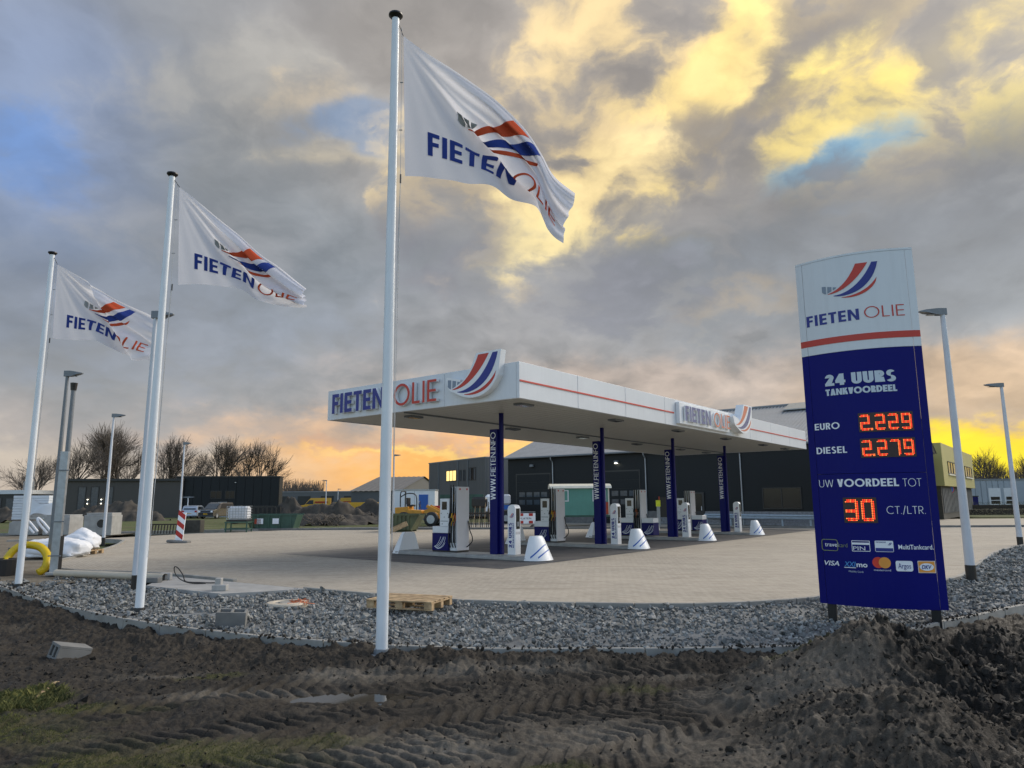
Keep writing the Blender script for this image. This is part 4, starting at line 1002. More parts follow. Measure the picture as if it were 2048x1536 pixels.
tline([(.515, .990), (.752, .994), (.752, 1.14), (.515, 1.14)], .008, M['white_print']); tfill([(.515, 1.085), (.752, 1.085), (.752, 1.115), (.515, 1.115)], M['white_print'], .0025); ttext('PIN', 0, .52, .69, 1.005, .058, M['white_print'], bf=1)
tfill(rr(.820, .99, 1.058, 1.148, .015), M['white_print']); tfill([(.826, .996), (1.052, .996), (1.052, 1.045), (.826, 1.045)], M['blue_print'], .005)
mb = MB(); tp, tw = text2d('FIETENOLIE', .2, .12); flat(mb, tp, lt, .835, 1.118, .018, lift=.006, sx=.13 / (tw * .018)); mb.build('card_mark', M['blue_print'], tot)
mb = MB(); flat(mb, red + blue, lt, .975, 1.082, .065, lift=.006); mb.build('card_mark', M['blue_print'], tot)
ttext('MultiTankcard.', 0, 1.115, 1.558, 1.033, .065, M['white_print'], bf=1, bold=.02)
ttext('VISA', 0, .092, .318, .768, .068, M['white_print'], bf=1, bold=.02, shear=.25)
ttext('XXI', .13, .39, .545, .765, .072, M['mark_cyan'], .02, bf=1, bold=.02, shear=.2); ttext('mo', 0, .55, .70, .765, .072, M['white_print'], bf=1, bold=.03)
tfill([(.385, .745), (.545, .745), (.545, .755), (.385, .755)], M['white_print']); ttext('Mobility Cards', 0, .44, .64, .684, .026, M['totem_grey'], bf=1)
tfill(tcirc(.845, .838, .078), M['mark_red']); tfill(tcirc(.928, .838, .078), M['mark_orange'], .005); ttext('mastercard', 0, .778, .998, .720, .028, M['white_print'], bf=1)
tfill(rr(1.066, .725, 1.28, .87, .025), M['white_print']); 
mb = MB(); tp, tw = bfont2d('Argos', .0, 0); flat(mb, tp, lt, 1.095, .765, .075, lift=.006, sx=.16 / (tw * .075)); mb.build('card_mark', M['blue_print'], tot)
tfill(rr(1.342, .707, 1.558, .873, .008), M['white_print']); tfill(rr(1.348, .713, 1.552, .867, .008), M['mark_orange'], .005); tfill(tcirc(1.45, .79, .088, .052), M['white_print'], .007)
mb = MB(); tp, tw = bfont2d('DKV', .03, .25); flat(mb, tp, lt, 1.385, .762, .055, lift=.009, sx=.125 / (tw * .055)); mb.build('card_mark', M['blue_print'], tot)
# ================================================================== flagpoles and flags
mf = bpy.data.materials.new('flag_cloth'); mf.use_nodes = True; t = mf.node_tree; t.nodes.clear(); b = NB(t)
df = b.n('ShaderNodeBsdfDiffuse'); tr = b.n('ShaderNodeBsdfTranslucent'); mx = b.n('ShaderNodeMixShader'); oo = b.n('ShaderNodeOutputMaterial')
wv = b.noise(b.n('ShaderNodeNewGeometry').outputs['Position'], 90, 2, .5)
cc = b.mix(wv, (.68, .70, .78, 1), (.76, .78, .85, 1)); b.put(df.inputs[0], cc); b.put(tr.inputs[0], cc); mx.inputs[0].default_value = .5
t.links.new(df.outputs[0], mx.inputs[1]); t.links.new(tr.outputs[0], mx.inputs[2]); t.links.new(mx.outputs[0], oo.inputs[0])
def print_mat(name, c, k=.3):
    m = bpy.data.materials.new(name); m.use_nodes = True; t = m.node_tree; t.nodes.clear(); b = NB(t)
    df = b.n('ShaderNodeBsdfDiffuse'); tr = b.n('ShaderNodeBsdfTranslucent'); mx = b.n('ShaderNodeMixShader'); oo = b.n('ShaderNodeOutputMaterial')
    cc = b.mix(b.noise(b.n('ShaderNodeNewGeometry').outputs['Position'], 60, 2, .5), tuple(x * .9 for x in c) + (1,), tuple(x * 1.1 for x in c) + (1,))
    b.put(df.inputs[0], cc); b.put(tr.inputs[0], cc); mx.inputs[0].default_value = k
    t.links.new(df.outputs[0], mx.inputs[1]); t.links.new(tr.outputs[0], mx.inputs[2]); t.links.new(mx.outputs[0], oo.inputs[0]); return m
FB, FR, FG = print_mat('flag_blue', (.045, .075, .30)), print_mat('flag_red', (.62, .11, .05)), print_mat('flag_grey', (.35, .36, .36))
def resample(pl, n):
    d = [0.0]
    for a, c in zip(pl[:-1], pl[1:]): d.append(d[-1] + (c - a).length)
    xs_ = np.linspace(0, d[-1], n); P_ = np.array([p[:] for p in pl]); return np.stack([np.interp(xs_, d, P_[:, k]) for k in range(3)], -1)
def make_flag(label, Y0, slope, x0, top, bot, end, folds, grp):
    def P3(p): return on(p[0], p[1], Y0 + slope * (p[0] - x0) / FPX * Y0)
    tp = resample(smooth_pl([P3(p) for p in top], 5), 81); bt = resample(smooth_pl([P3(p) for p in bot], 5), 81)
    en = resample(smooth_pl([P3(p) for p in [top[-1]] + end + [bot[-1]]], 5), 41)
    def S0(u, v):
        i = min(max(u, 0), 1) * 80; k = min(int(i), 79); f_ = i - k; a = tp[k] * (1 - f_) + tp[k + 1] * f_; c = bt[k] * (1 - f_) + bt[k + 1] * f_
        j = min(max(v, 0), 1) * 40; q = min(int(j), 39); g_ = j - q; e = en[q] * (1 - g_) + en[q + 1] * g_; el_ = en[0] * (1 - v) + en[40] * v
        p = a * (1 - v) + c * v + (e - el_) * u ** 4
        return p
    def S(u, v, d=0.0):
        p = S0(u, v).copy(); dn = S0(u, min(v + .02, 1)) - S0(u, max(v - .02, 0)); dn = dn / (np.linalg.norm(dn) + 1e-9)
        du = S0(min(u + .02, 1), v) - S0(max(u - .02, 0), v); du = du / (np.linalg.norm(du) + 1e-9)
        for (m_, c_, w, A, C, u0) in folds:
            q = (v - (c_ + m_ * u)) / math.hypot(1, m_); t = q / w; rp = min(max((u - u0) / .45, 0), 1); rp = rp * rp * (3 - 2 * rp)
            perp = (dn - du * m_ * .8) / math.hypot(1, m_ * .8); sh = -A * t * math.exp(-t * t) * rp
            ed = min(max(min(v, 1 - v) / .08, 0), 1) if A < .09 else 1.0
            p = p + perp * sh * (.35 + .65 * ed); p[1] += C * math.tanh(t * 1.3) * math.exp(-(q / (w * 4)) ** 2) * rp
        an_ = math.atan2(v, u + .04); p[1] += (.030 * math.sin(an_ * 15 + .6) + .014 * math.sin(an_ * 33)) * min(u * 3, 1) * (1 - .45 * u)
        p[1] += (.030 * math.sin(9 * u - 5 * v + 1) + .014 * math.sin(23 * u + 8 * v)) * u ** .7 + .012 * math.sin(30 * v * u + 4 * v) * u
        return p
    def Sn(u, v, d):
        p = S(u, v); e = 1e-3
        n_ = np.cross(S(u + e, v) - S(u - e, v), S(u, v + e) - S(u, v - e)); L = np.linalg.norm(n_) + 1e-12; n_ = n_ / L
        return tuple(p + n_ * d)
    NU, NV = 90, 54; mb = MB()
    mb.add([tuple(S(i / NU, j / NV)) for j in range(NV + 1) for i in range(NU + 1)], [(j * (NU + 1) + i, j * (NU + 1) + i + 1, (j + 1) * (NU + 1) + i + 1, (j + 1) * (NU + 1) + i) for j in range(NV) for i in range(NU)])
    fo = mb.build('flag', mf, smooth='all'); tag(fo, label, 'flag', grp)
    asp = 1.5
    for side in (1, -1):
        fn = lambda u, v, d, s=side: Sn(u / asp, 1 - v, s * (.004 + d))
        mb = MB(); tp_, tw = text2d('FIETEN', .21, .12); flat(mb, tp_, fn, .18, .175, .185, sx=.69 / (tw * .185), cut=8); mb.build('lettering', FB, fo)
        mb = MB(); tp_, tw = text2d('OLIE', .12, .15); flat(mb, tp_, fn, .92, .175, .185, sx=.48 / (tw * .185), cut=6); mb.build('lettering', FR, fo)
        for polys, mt in ((red, FR), (blue, FB), (red2, FR), (grey, FG)):
            mb = MB(); flat(mb, polys, fn, .40, .46, .74, cut=4, lift=.0005 if mt is FR else 0); mb.build('emblem', mt, fo)
    return S
def make_pole(label, base, ztop, r0, r1, hoist, foot, zb):
    t = thing('flagpole', label, 'flagpole', (base.x, base.y, zb), 0, 'white flagpoles along the gravel')
    H_ = ztop - zb
    MB().tube([(0, 0, 0), (0, 0, H_ * .3), (0, 0, H_ - .07)], [r0, r0 * .97, r1], 20).build('pole', M['pole'], t, smooth=True)
    MB().lathe([(r1 * .9, H_ - .075), (r1 * 1.2, H_ - .07), (r1 * 1.95, H_ - .03), (r1 * 1.9, H_ - .008), (r1 * .9, H_)], n=20).build('finial', M['black'], t, smooth=True)
    MB().lathe([(r0 * 2.4, -.03), (r0 * 2.4, .0), (r0 * 1.35, .02), (r0 * 1.25, .07), (r0 * 1.02, .075)], n=20).build('foot_collar', foot, t, smooth=True)
    hx = hoist[0][0] - base.x; hz0, hz1 = hoist[0][2] - zb, hoist[1][2] - zb; hy = hoist[0][1] - base.y
    mid = (hx + r1) * .55
    MB().tube([(r1 * .7, hy, H_ - .12), (hx, hy, hz0)], .006, 6).build('halyard_clip', M['black'], t)
    MB().tube([(mid, hy, H_ - .2), (mid + .01, hy, (hz0 + hz1) / 2), (mid + .02, hy, hz1), (mid + .015, hy - .02, H_ * .3), (r0 + .01, hy, .9)], .004, 5).build('halyard', M['wire'], t)
    MB().tube([(hx, hy, hz1), (hx - .03, hy - .02, H_ * .5), (r0 + .03, hy, 1.2)], .004, 5).build('halyard', M['wire'], t)
    for f_ in (.34, .68):
        z = hz0 + (hz1 - hz0) * f_; MB().tube([(mid - .012, hy, z), (hx + .01, hy, z)], .007, 6).build('toggle', M['lamp_grey'], t)
    MB().tube([(hx, hy, hz1 - .10), (hx, hy, hz1 + .02)], .012, 6).build('flag_weight', M['black'], t)
    return t
def pole_top(base, py):
    lo, hi = 0.0, 20.0
    for _ in range(50):
        m_ = (lo + hi) / 2; d = np.array([base.x, base.y, m_ - CAM_H]); y = 768 - FPX * (d @ _U) / (d @ _f)
        if y > py: lo = m_
        else: hi = m_
    return lo
GRP = 'printed flags flying from the white poles'
F1 = [(807, 72), (870, 118), (940, 168), (1000, 212), (1048, 255), (1082, 305), (1108, 350), (1150, 388)], [(810, 352), (850, 354), (900, 360), (935, 367), (985, 372), (1022, 392), (1066, 404), (1082, 428), (1108, 476), (1126, 492)], [(1146, 412), (1130, 445)]
F2 = [(359, 374), (400, 406), (440, 440), (480, 472), (520, 508), (558, 534), (590, 560), (613, 578)], [(356, 570), (395, 568), (440, 572), (485, 580), (512, 598), (560, 610), (609, 616)], [(607, 590), (612, 603)]
F3 = [(115, 529), (150, 548), (190, 573), (230, 598), (262, 613), (300, 630), (318, 644)], [(105, 677), (150, 680), (190, 681), (215, 693), (245, 707), (280, 720), (302, 722)], [(315, 668), (306, 698)]
LBL = ['large flag nearest the camera, hanging in a deep diagonal fold', 'middle flag blown out to the right so that both words show', 'farthest flag on the left, its second word hidden in a fold']
PLB = ['tallest looking white flagpole, in the mud in front of the canopy', 'white flagpole standing between the other two, at the edge of the gravel', 'leftmost white flagpole beside the yellow drain hose']
FO = [[(1.2, .0, .06, .27, .13, .08), (.62, .05, .06, .12, .08, .05), (.40, .0, .05, .06, .06, .02)], [(.34, .05, .06, .17, .09, .05), (.75, .14, .07, .10, .08, .10)], [(1.9, -.58, .055, .27, .12, .15), (.55, .02, .05, .08, .06, .05)]]
for k, (bp_, ty, zb) in enumerate((((763, 1310), 28, -.03), ((278, 1224), 346, -.04), ((36, 1174), 504, -.05))):
    bs = at(*bp_, zb); zt = pole_top(bs, ty); fl_ = (F1, F2, F3)[k]
    S_ = make_flag(LBL[k], bs.y + .0, (.25, .12, .2)[k], fl_[0][0][0], fl_[0], fl_[1], fl_[2], FO[k], GRP)
    make_pole(PLB[k], bs, zt, .072, .050, (S_(0, 0), S_(0, 1)), (M['lamp_grey'], M['black'], M['black'])[k], zb)
# ================================================================== buildings behind
def bthing(name, label, cat, group=None, loc=(0, 0, 0), rz=0.0): return thing(name, label, cat, loc, rz, group)
def BX(name, m, parent, *a, bevel=0): return MB().b2(*a).build(name, m, parent, bevel=bevel)
def window(parent, x0, z0, x1, z1, y, m_f, m_g, cols=1, dirn=-1, name='window', axis='x'):
    """framed window standing proud of a wall that lies on y (axis x) or on x (axis y)"""
    def bb(mb, a0, d0, c0, a1, d1, c1): return mb.b2(a0, y + dirn * d0, c0, a1, y + dirn * d1, c1) if axis == 'x' else mb.b2(y + dirn * d0, a0, c0, y + dirn * d1, a1, c1)
    w = .07; mb = MB()
    bb(mb, x0, .003, z0, x1, .06, z0 + w); bb(mb, x0, .003, z1 - w, x1, .06, z1)
    bb(mb, x0, .003, z0 + w, x0 + w, .058, z1 - w); bb(mb, x1 - w, .003, z0 + w, x1, .058, z1 - w)
    for i in range(1, cols): xm = x0 + (x1 - x0) * i / cols; bb(mb, xm - w / 2, .003, z0 + w, xm + w / 2, .056, z1 - w)
    f = mb.build(name, m_f, parent)
    for i in range(cols):
        a0 = x0 + w * .5 + (x1 - x0 - w) * i / cols; a1 = x0 + w * .5 + (x1 - x0 - w) * (i + 1) / cols
        bb(MB(), a0 + .03, .004, z0 + w * .5, a1 - .03, .02, z1 - w * .5).build('pane', m_g[i % len(m_g)] if isinstance(m_g, list) else m_g, f)
    return f
# --- big black barn with the corrugated roof: x along the front towards the camera side, y into the depth
BA = math.atan2(-CB.y, -CB.x)          # direction -b
barn = bthing('black_barn', 'long black clad barn with a grey corrugated roof behind the pumps', 'barn', None, (-.4, 63, 0), BA)
BL, BD, EV, RG = 30.0, 20.0, 5.5, 9.2
BX('wall', M['clad_black'], barn, 0, .0, .95, BL, .25, EV)
BX('wall', M['clad_black'], barn, 0, BD - .25, 0, BL, BD, EV); 
for x in (0, BL - .25):
    mb = MB(); mb.extr([(.25, .0), (BD - .25, .0), (BD - .25, EV), (BD / 2, RG), (.25, EV)], lambda u, v, d, x=x: (x + d, u, v), 0, .25); mb.build('gable_wall', M['clad_black'], barn)
pl_ = BX('plinth', M['kerb_dark'], barn, 0, -.02, -.05, BL, .24, .948)
M['plinth_brick'] = mat('plinth_brick', (.22, .23, .25), .85, amp=.25, scale=9)
for r_ in range(5):
    for c_ in range(58):
        x0 = 14.6 + c_ * .262 + (.131 if r_ % 2 else 0)
        if x0 + .25 > BL or 13.9 < x0 < 14.0: continue
        if r_ * 58 + c_ >= 290: continue
        MB().b2(x0, -.045, .02 + r_ * .185, x0 + .25, -.02, .02 + r_ * .185 + .172).build('brick', M['plinth_brick'], pl_)
# corrugated roof sheets, real waves
def corr(name, x0, x1, y0, z0, y1, z1, m, parent, pitch=.28, amp=.055):
    n = int((x1 - x0) / pitch * 4); mb = MB(); vs = []; L = math.hypot(y1 - y0, z1 - z0); nyv, nz = -(z1 - z0) / L, (y1 - y0) / L
    if nz < 0: nyv, nz = -nyv, -nz
    for i in range(n + 1):
        x = x0 + (x1 - x0) * i / n; h = amp * math.sin(i * math.pi / 2)
        for (yy_, zz_) in ((y0, z0), (y1, z1)): vs.append((x, yy_ + nyv * h, zz_ + nz * h))
        for (yy_, zz_) in ((y0, z0), (y1, z1)): vs.append((x, yy_ + nyv * (h - .02), zz_ + nz * (h - .02)))
    fs = []
    for i in range(n):
        a, c = i * 4, i * 4 + 4; fs += [(a, c, c + 1, a + 1), (a + 2, a + 3, c + 3, c + 2), (a, a + 2, c + 2, c), (a + 1, c + 1, c + 3, a + 3)]
    mb.add(vs, fs); return mb.build(name, m, parent)
for i in range(10):
    corr('roof_sheet', -.35 + 3.08 * i, -.35 + 3.08 * (i + 1) - .02, -.35, EV - .02, BD / 2, RG + .14, M['roof_grey'], barn)
corr('roof_sheet', -.35, BL + .35, BD + .35, EV - .02, BD / 2, RG + .14, M['roof_grey'], barn)
MB().tube([(-.4, BD / 2, RG + .17), (BL + .4, BD / 2, RG + .17)], .14, 8).build('ridge_cap', M['roof_grey'], barn)
MB().tube([(-.3, -.42, EV - .05), (BL + .3, -.42, EV - .05)], .08, 8).build('gutter', M['lamp_grey'], barn)
for i in range(3):
    x0 = 21.6 + 2.9 * i; sl_ = (RG - EV) / (BD / 2); mb = MB()
    ys0, ys1 = 8.0, 9.8; mb.add([(x0, ys0, EV + sl_ * ys0 + .35), (x0 + 2.8, ys0, EV + sl_ * ys0 + .35), (x0 + 2.8, ys1, EV + sl_ * ys1 + .35), (x0, ys1, EV + sl_ * ys1 + .35), (x0, ys0, EV + sl_ * ys0 + .27), (x0 + 2.8, ys0, EV + sl_ * ys0 + .27), (x0 + 2.8, ys1, EV + sl_ * ys1 + .27), (x0, ys1, EV + sl_ * ys1 + .27)], [(0, 1, 2, 3), (7, 6, 5, 4), (0, 4, 5, 1), (1, 5, 6, 2), (2, 6, 7, 3), (3, 7, 4, 0)])
    mb.build('roof_light', M['solar'], barn)
for x in (4.85, 13.5, 20.9, 27.5):
    MB().tube([(x, -.40, EV - .1), (x, -.36, EV - .3), (x, -.10, EV - .55), (x, -.08, EV - .8), (x, -.08, 0)], .05, 8).build('downpipe', M['galv'], barn)
for (x0, x1) in ((.9, 4.6), (9.3, 13.0)):
    d_ = BX('roller_door', M['frame_dark'], barn, x0, -.05, .0, x1, -.002, 4.1)
    for k in range(6): BX('door_section', M['clad_black'], d_, x0 + .12, -.075, .05 + k * .66, x1 - .12, -.051, .05 + k * .66 + .64)
    for k in range(4):
        xx = x0 + .4 + k * .78; BX('pane', M['glass_pale'], d_, xx, -.085, 1.45, xx + .6, -.076, 1.85)
        BX('pane', M['glass_pale'], d_, xx, -.085, 2.1, xx + .6, -.076, 2.5)
dr = BX('door', M['frame_dark'], barn, 16.9, -.09, .0, 18.1, -.025, 2.3); BX('pane', M['glass'], dr, 17.05, -.10, .95, 17.95, -.092, 2.2); MB().tube([(17.9, -.12, 1.0), (17.9, -.12, 1.3)], .025, 6).build('handle', M['white'], dr)
window(barn, 22.3, 1.1, 24.9, 2.55, -.0, M['frame_dark'], M['glass'], 2)
for x, lit in ((11.0, True), (2.7, False)):
    l_ = MB().box((x, -.14, 4.75), (.34, .22, .2)).build('wall_lamp', M['lamp_grey'], barn, bevel=.02)
    MB().lathe([(.01, -.11), (.13, -.10), (.13, -.06)], (x, -.16, 4.73), 12).build('lamp_glass', M['lamp_on'] if lit else M['glass_pale'], l_)
# --- grey hall with the office windows
gh = bthing('grey_hall', 'grey clad hall with one lit yellow window beside the black barn', 'hall', None, (-3.3, 85, 0), math.atan2(.851, -.525))
# local x runs left and away from the corner; front face is local y = +0 side (towards the camera)
HL, HH, HD = 15.7, 6.9, 18.0
BX('wall', M['clad_grey'], gh, 0, -HD, 0, HL, -.0, HH)
mb = MB()
for i in range(40): mb.b2(.2 + i * .385, .002, .05, .23 + i * .385, .02, HH - .1)
tag(mb.build('cladding_rib', M['clad_grey'], gh), kind='stuff')
BX('parapet', M['lamp_grey'], gh, -.06, -HD - .06, HH + .003, HL + .06, .06, HH + .14)
for x in (4.2, 6.95, 12.6): MB().tube([(x, .07, 0), (x, .07, HH)], .05, 6).build('downpipe', M['lamp_grey'], gh)
window(gh, 7.4, 4.35, 10.3, 5.75, 0, M['frame_dark'], M['lit'], 3, 1)
for x0 in (6.0, 5.0): window(gh, x0, 4.3, x0 + .5, 5.7, 0, M['frame_dark'], M['glass_pale'], 1, 1)
window(gh, 2.2, 4.3, 4.0, 5.9, 0, M['frame_dark'], [M['glass_pale'], M['glass']], 3, 1)
window(gh, 5.0, 1.0, 6.4, 2.4, 0, M['frame_dark'], M['glass_pale'], 2, 1)
for k in range(11): BX('side_panel', M['clad_grey'], gh, -.045, -.3 - k * 1.6, .05, -.003, -1.86 - k * 1.6, HH - .1)
# --- gabled sheds far behind
def shed(name, label, loc, rz, L, D_, ev, rg, mw, mr, ribs=True):
    s = bthing(name, label, 'shed', None, loc, rz)
    BX('wall', mw, s, 0, 0, 0, L, .2, ev); BX('wall', mw, s, 0, D_ - .2, 0, L, D_, ev)
    for x in (0, L - .2):
        mb = MB(); mb.extr([(.2, 0), (D_ - .2, 0), (D_ - .2, ev), (D_ / 2, rg), (.2, ev)], lambda u, v, d, x=x: (x + d, u, v), 0, .2); mb.build('gable_wall', mw, s)
    corr('roof_sheet', -.3, L + .3, -.3, ev, D_ / 2, rg + .12, mr, s, 1.0, .05); corr('roof_sheet', -.3, L + .3, D_ + .3, ev, D_ / 2, rg + .12, mr, s, 1.0, .05)
    return s
shed('far_shed', 'dark gabled shed with pale roof behind the loader, left of the hall', on(702, 1006, 128).xy.to_3d(), R(-12), 9.0, 26, 3.7, 6.5, M['clad_grey'], M['shed_roof'])
s = bthing('far_warehouse', 'long low dark warehouse on the horizon behind the yellow vans', 'warehouse', None, (-62, 165, 0), R(-4))
BX('wall', M['clad_grey'], s, 0, 0, 0, 34, 12, 4.1); BX('roof_edge', M['roof_grey'], s, -.1, -.1, 4.103, 34.1, 12.1, 4.3)
for k in range(6): BX('roller_door', M['frame_dark'], s, 2 + k * 5.4, -.06, 0, 5 + k * 5.4, -.003, 3.2)
# --- black block on the left and its brown neighbour
bbk = bthing('black_block', 'plain black flat roofed hall on the left beyond the grass', 'hall', None, on(556, 1030, 92).xy.to_3d(), R(180 + 8))
W_ = 12.6
BX('wall', M['clad_black'], bbk, 0, -2.5, 0, W_, 0, 5.0); BX('parapet', M['frame_dark'], bbk, -.08, -2.58, 5.003, W_ + .08, .08, 5.16)
for k in range(12): BX('wall_panel', M['clad_black'], bbk, .06 + k * 1.045, .003, .1, 1.04 + k * 1.045, .05, 4.9)
window(bbk, 5.4, 2.3, 6.6, 3.3, .05, M['frame_dark'], M['glass'], 2, 1); window(bbk, 7.0, 2.3, 8.4, 3.3, .05, M['frame_dark'], M['glass'], 2, 1)
d_ = BX('loading_door', M['galv'], bbk, 6.3, .055, 0, 7.4, .1, 1.9); BX('skirting', M['concrete'], bbk, 7.6, .055, 0, 9.0, .09, .75)
MB().lathe([(.02, 0), (.1, .02), (.1, .08)], (5.4, .12, 4.3), 10).build('wall_lamp', M['white'], bbk)
gb2 = bthing('brown_block', 'brown flat roofed building with tall windows and lit wall lamps', 'office', None, on(362, 1032, 90).xy.to_3d(), R(180 + 7))
W2 = 13.6
BX('wall', M['clad_brown'], gb2, 0, -12, 0, W2, 0, 4.55); BX('parapet', M['frame_dark'], gb2, -.1, -12.1, 4.553, W2 + .5, .3, 4.85)
for x0 in (8.2, 9.9, 11.4): window(gb2, x0, .5, x0 + .95, 3.9, 0, M['frame_dark'], M['glass_pale'], 1, 1)
for x0 in (9.5, 11.1):
    l_ = BX('wall_lamp', M['lamp_grey'], gb2, x0 - .06, .003, 1.85, x0 + .06, .1, 2.25); BX('lamp_glass', M['lamp_on'], l_, x0 - .05, .1, 2.26, x0 + .05, .16, 2.34); BX('lamp_glass', M['lamp_on'], l_, x0 - .05, .1, 1.76, x0 + .05, .16, 1.84)
BX('dark_corner', M['frame_dark'], gb2, W2 + .003, -6, 0, W2 + 1.2, -.3, 4.5)
# --- low buildings at the left edge
lb = bthing('low_office', 'long low dark glazed office with a white roof band at far left', 'office', None, on(56, 1030, 100).xy.to_3d(), R(180 + 4))
BX('wall', M['frame_dark'], lb, 0, -10, 0, 26, 0, 3.2); BX('roof_band', M['frame_white'], lb, -.2, -10.2, 3.203, 26, .25, 3.75); BX('chimney', M['concrete'], lb, 1.2, -3, 3.76, 2.2, -2, 5.0)
for k in range(8): window(lb, .6 + k * 3.1, .7, 3.2 + k * 3.1, 2.7, 0, M['frame_dark'], M['glass_pale'], 2, 1)
lb2 = bthing('pale_house', 'pale blue grey house behind the bare trees on the left', 'house', None, on(140, 1026, 118).xy.to_3d(), R(180))
BX('wall', M['blue_grey'], lb2, 0, -8, 0, 9.5, 0, 3.4); BX('roof', M['roof_grey'], lb2, -.3, -8.3, 3.403, 9.8, .3, 3.9)
BX('door', M['frame_dark'], lb2, 4.6, .003, 0, 5.9, .08, 2.6); window(lb2, 1.2, 1.0, 3.0, 2.4, 0, M['frame_white'], M['glass_pale'], 2, 1); window(lb2, 6.6, 1.0, 8.6, 2.4, 0, M['frame_white'], M['glass'], 2, 1)
# --- mustard building at right
yb = bthing('mustard_office', 'mustard yellow box floor over a dark brick ground floor, at right', 'office', None, (36.6, 60.6, 0), CANZ)
YH, YS, YL = 6.45, 2.8, 23.5
BX('brick_floor', M['brick_dark'], yb, .35, .35, 0, YL - .2, 12, YS)
BX('upper_floor', M['olive_yellow'], yb, 0, 0, YS + .003, YL, 12.4, YH)
for k in range(26):
    x0 = .9 + k * .86
    if 11.6 < x0 < 15.6: continue
    BX('slat', M['kerb_dark'], yb, x0, .27, .5, x0 + .3, .345, 2.6)
BX('door', M['red_paint'], yb, 12.4, .27, 0, 15.2, .347, 2.7)
for x0, x1 in ((3.0, 11.6), (15.4, 21.4)):
    window(yb, x0, 3.9, x1, 5.0, 0, M['frame_dark'], [M['glass_pale'], M['glass']], 5 if x0 < 5 else 3, -1); BX('sill', M['cream'], yb, x0 - .1, -.12, 3.76, x1 + .1, -.005, 3.89)
# --- blue grey hall at far right
wb = bthing('blue_grey_hall', 'low pale blue grey ribbed hall with two overhead doors at far right', 'hall', None, on(1938, 1030, 92).xy.to_3d(), R(-3))
BX('wall', M['blue_grey'], wb, -4, 0, 0, 26, 14, 4.0); BX('parapet', M['lamp_grey'], wb, -4.1, -.1, 4.003, 26.1, 14.1, 4.18)
for k in range(13): BX('wall_panel', M['blue_grey'], wb, -3.9 + k * .72, -.06, .1, -3.9 + k * .72 + .6, -.003, 3.9)
for x0 in (2.7, 4.6):
    d_ = BX('overhead_door', M['frame_white'], wb, x0, -.08, .3, x0 + 1.5, -.003, 3.0); BX('pane', M['glass'], d_, x0 + .2, -.1, 1.0, x0 + 1.3, -.083, 1.4); BX('pane', M['glass'], d_, x0 + .2, -.1, 1.5, x0 + 1.3, -.083, 1.9)
BX('dark_wing', M['frame_dark'], wb, 9.2, -1.5, 0, 20, -.003, 3.8)
# ------------------------------------------------------------------ trees in winter
def tree_meshes(seed, H_, spread=1.0, levels=5, lean=0):
    r = random.Random(seed); trunk = MB(); crown = MB()
    def grow(p, d, L, rad, lev):
        n = 3; pts = [p]; dd = d.copy()
        for i in range(n):
            dd = (dd + Vector((r.gauss(0, .11), r.gauss(0, .11), r.gauss(.02, .08)))).normalized(); pts.append(pts[-1] + dd * L / n)
        rs = [rad * (1 - .4 * i / n) for i in range(n + 1)]
        (trunk if lev == 0 else crown).tube(pts, rs, 6 if lev == 0 else (5 if lev < 2 else 3), 0, cap=False)
        if lev >= levels: return
        k = {0: r.randint(4, 5), 1: r.randint(3, 4), 2: 4, 3: 4}.get(lev, 5)
        for i in range(k):
            t = 1.0 if i == 0 else r.uniform(.35 if lev else .45, 1.0); q = pts[min(int(t * n), n)] if t == 1.0 else pts[int(t * n)].lerp(pts[min(int(t * n) + 1, n)], t * n % 1)
            ax = r.uniform(0, 6.28); ang = r.uniform(.30, .62) * spread if i else r.uniform(.05, .25)
            side = dd.orthogonal().normalized(); side.rotate(Matrix.Rotation(ax, 3, dd))
            nd = (dd * math.cos(ang) + side * math.sin(ang)); nd.z += .22 if lev < 2 else .08; nd.normalize()
            grow(q, nd, L * r.uniform(.72, .88), max(rad * .55 if i else rad * .62, .0085), lev + 1)
    grow(Vector((0, 0, 0)), Vector((lean, 0, 1)).normalized(), H_ * .22, H_ * .019, 0)
    zm = float(np.percentile([v[2] for v in crown.v], 96)); k = H_ / zm
    for mb in (trunk, crown): mb.v = [(x * k, y * k, z * k) for x, y, z in mb.v]
    return trunk, crown
TREE_P = {}
def tree(label, loc, H_, seed, spread=1.0, rz=0.0, levels=5, grp='bare winter trees behind the buildings'):
    key = (seed, levels); t = thing('bare_tree', label, 'tree', loc, rz, grp); t.scale = (H_ / 10,) * 3
    if key not in TREE_P:
        tr_, cr_ = tree_meshes(seed, 10, spread, levels); a = tr_.build('trunk', M['bark'], t); c = cr_.build('crown', M['twig'], t); TREE_P[key] = (a.data, c.data)
    else: link('trunk', TREE_P[key][0], t); link('crown', TREE_P[key][1], t)
    return t
def tpos(px, Y): p = on(px, 1003, Y); return (p.x, Y, 0)
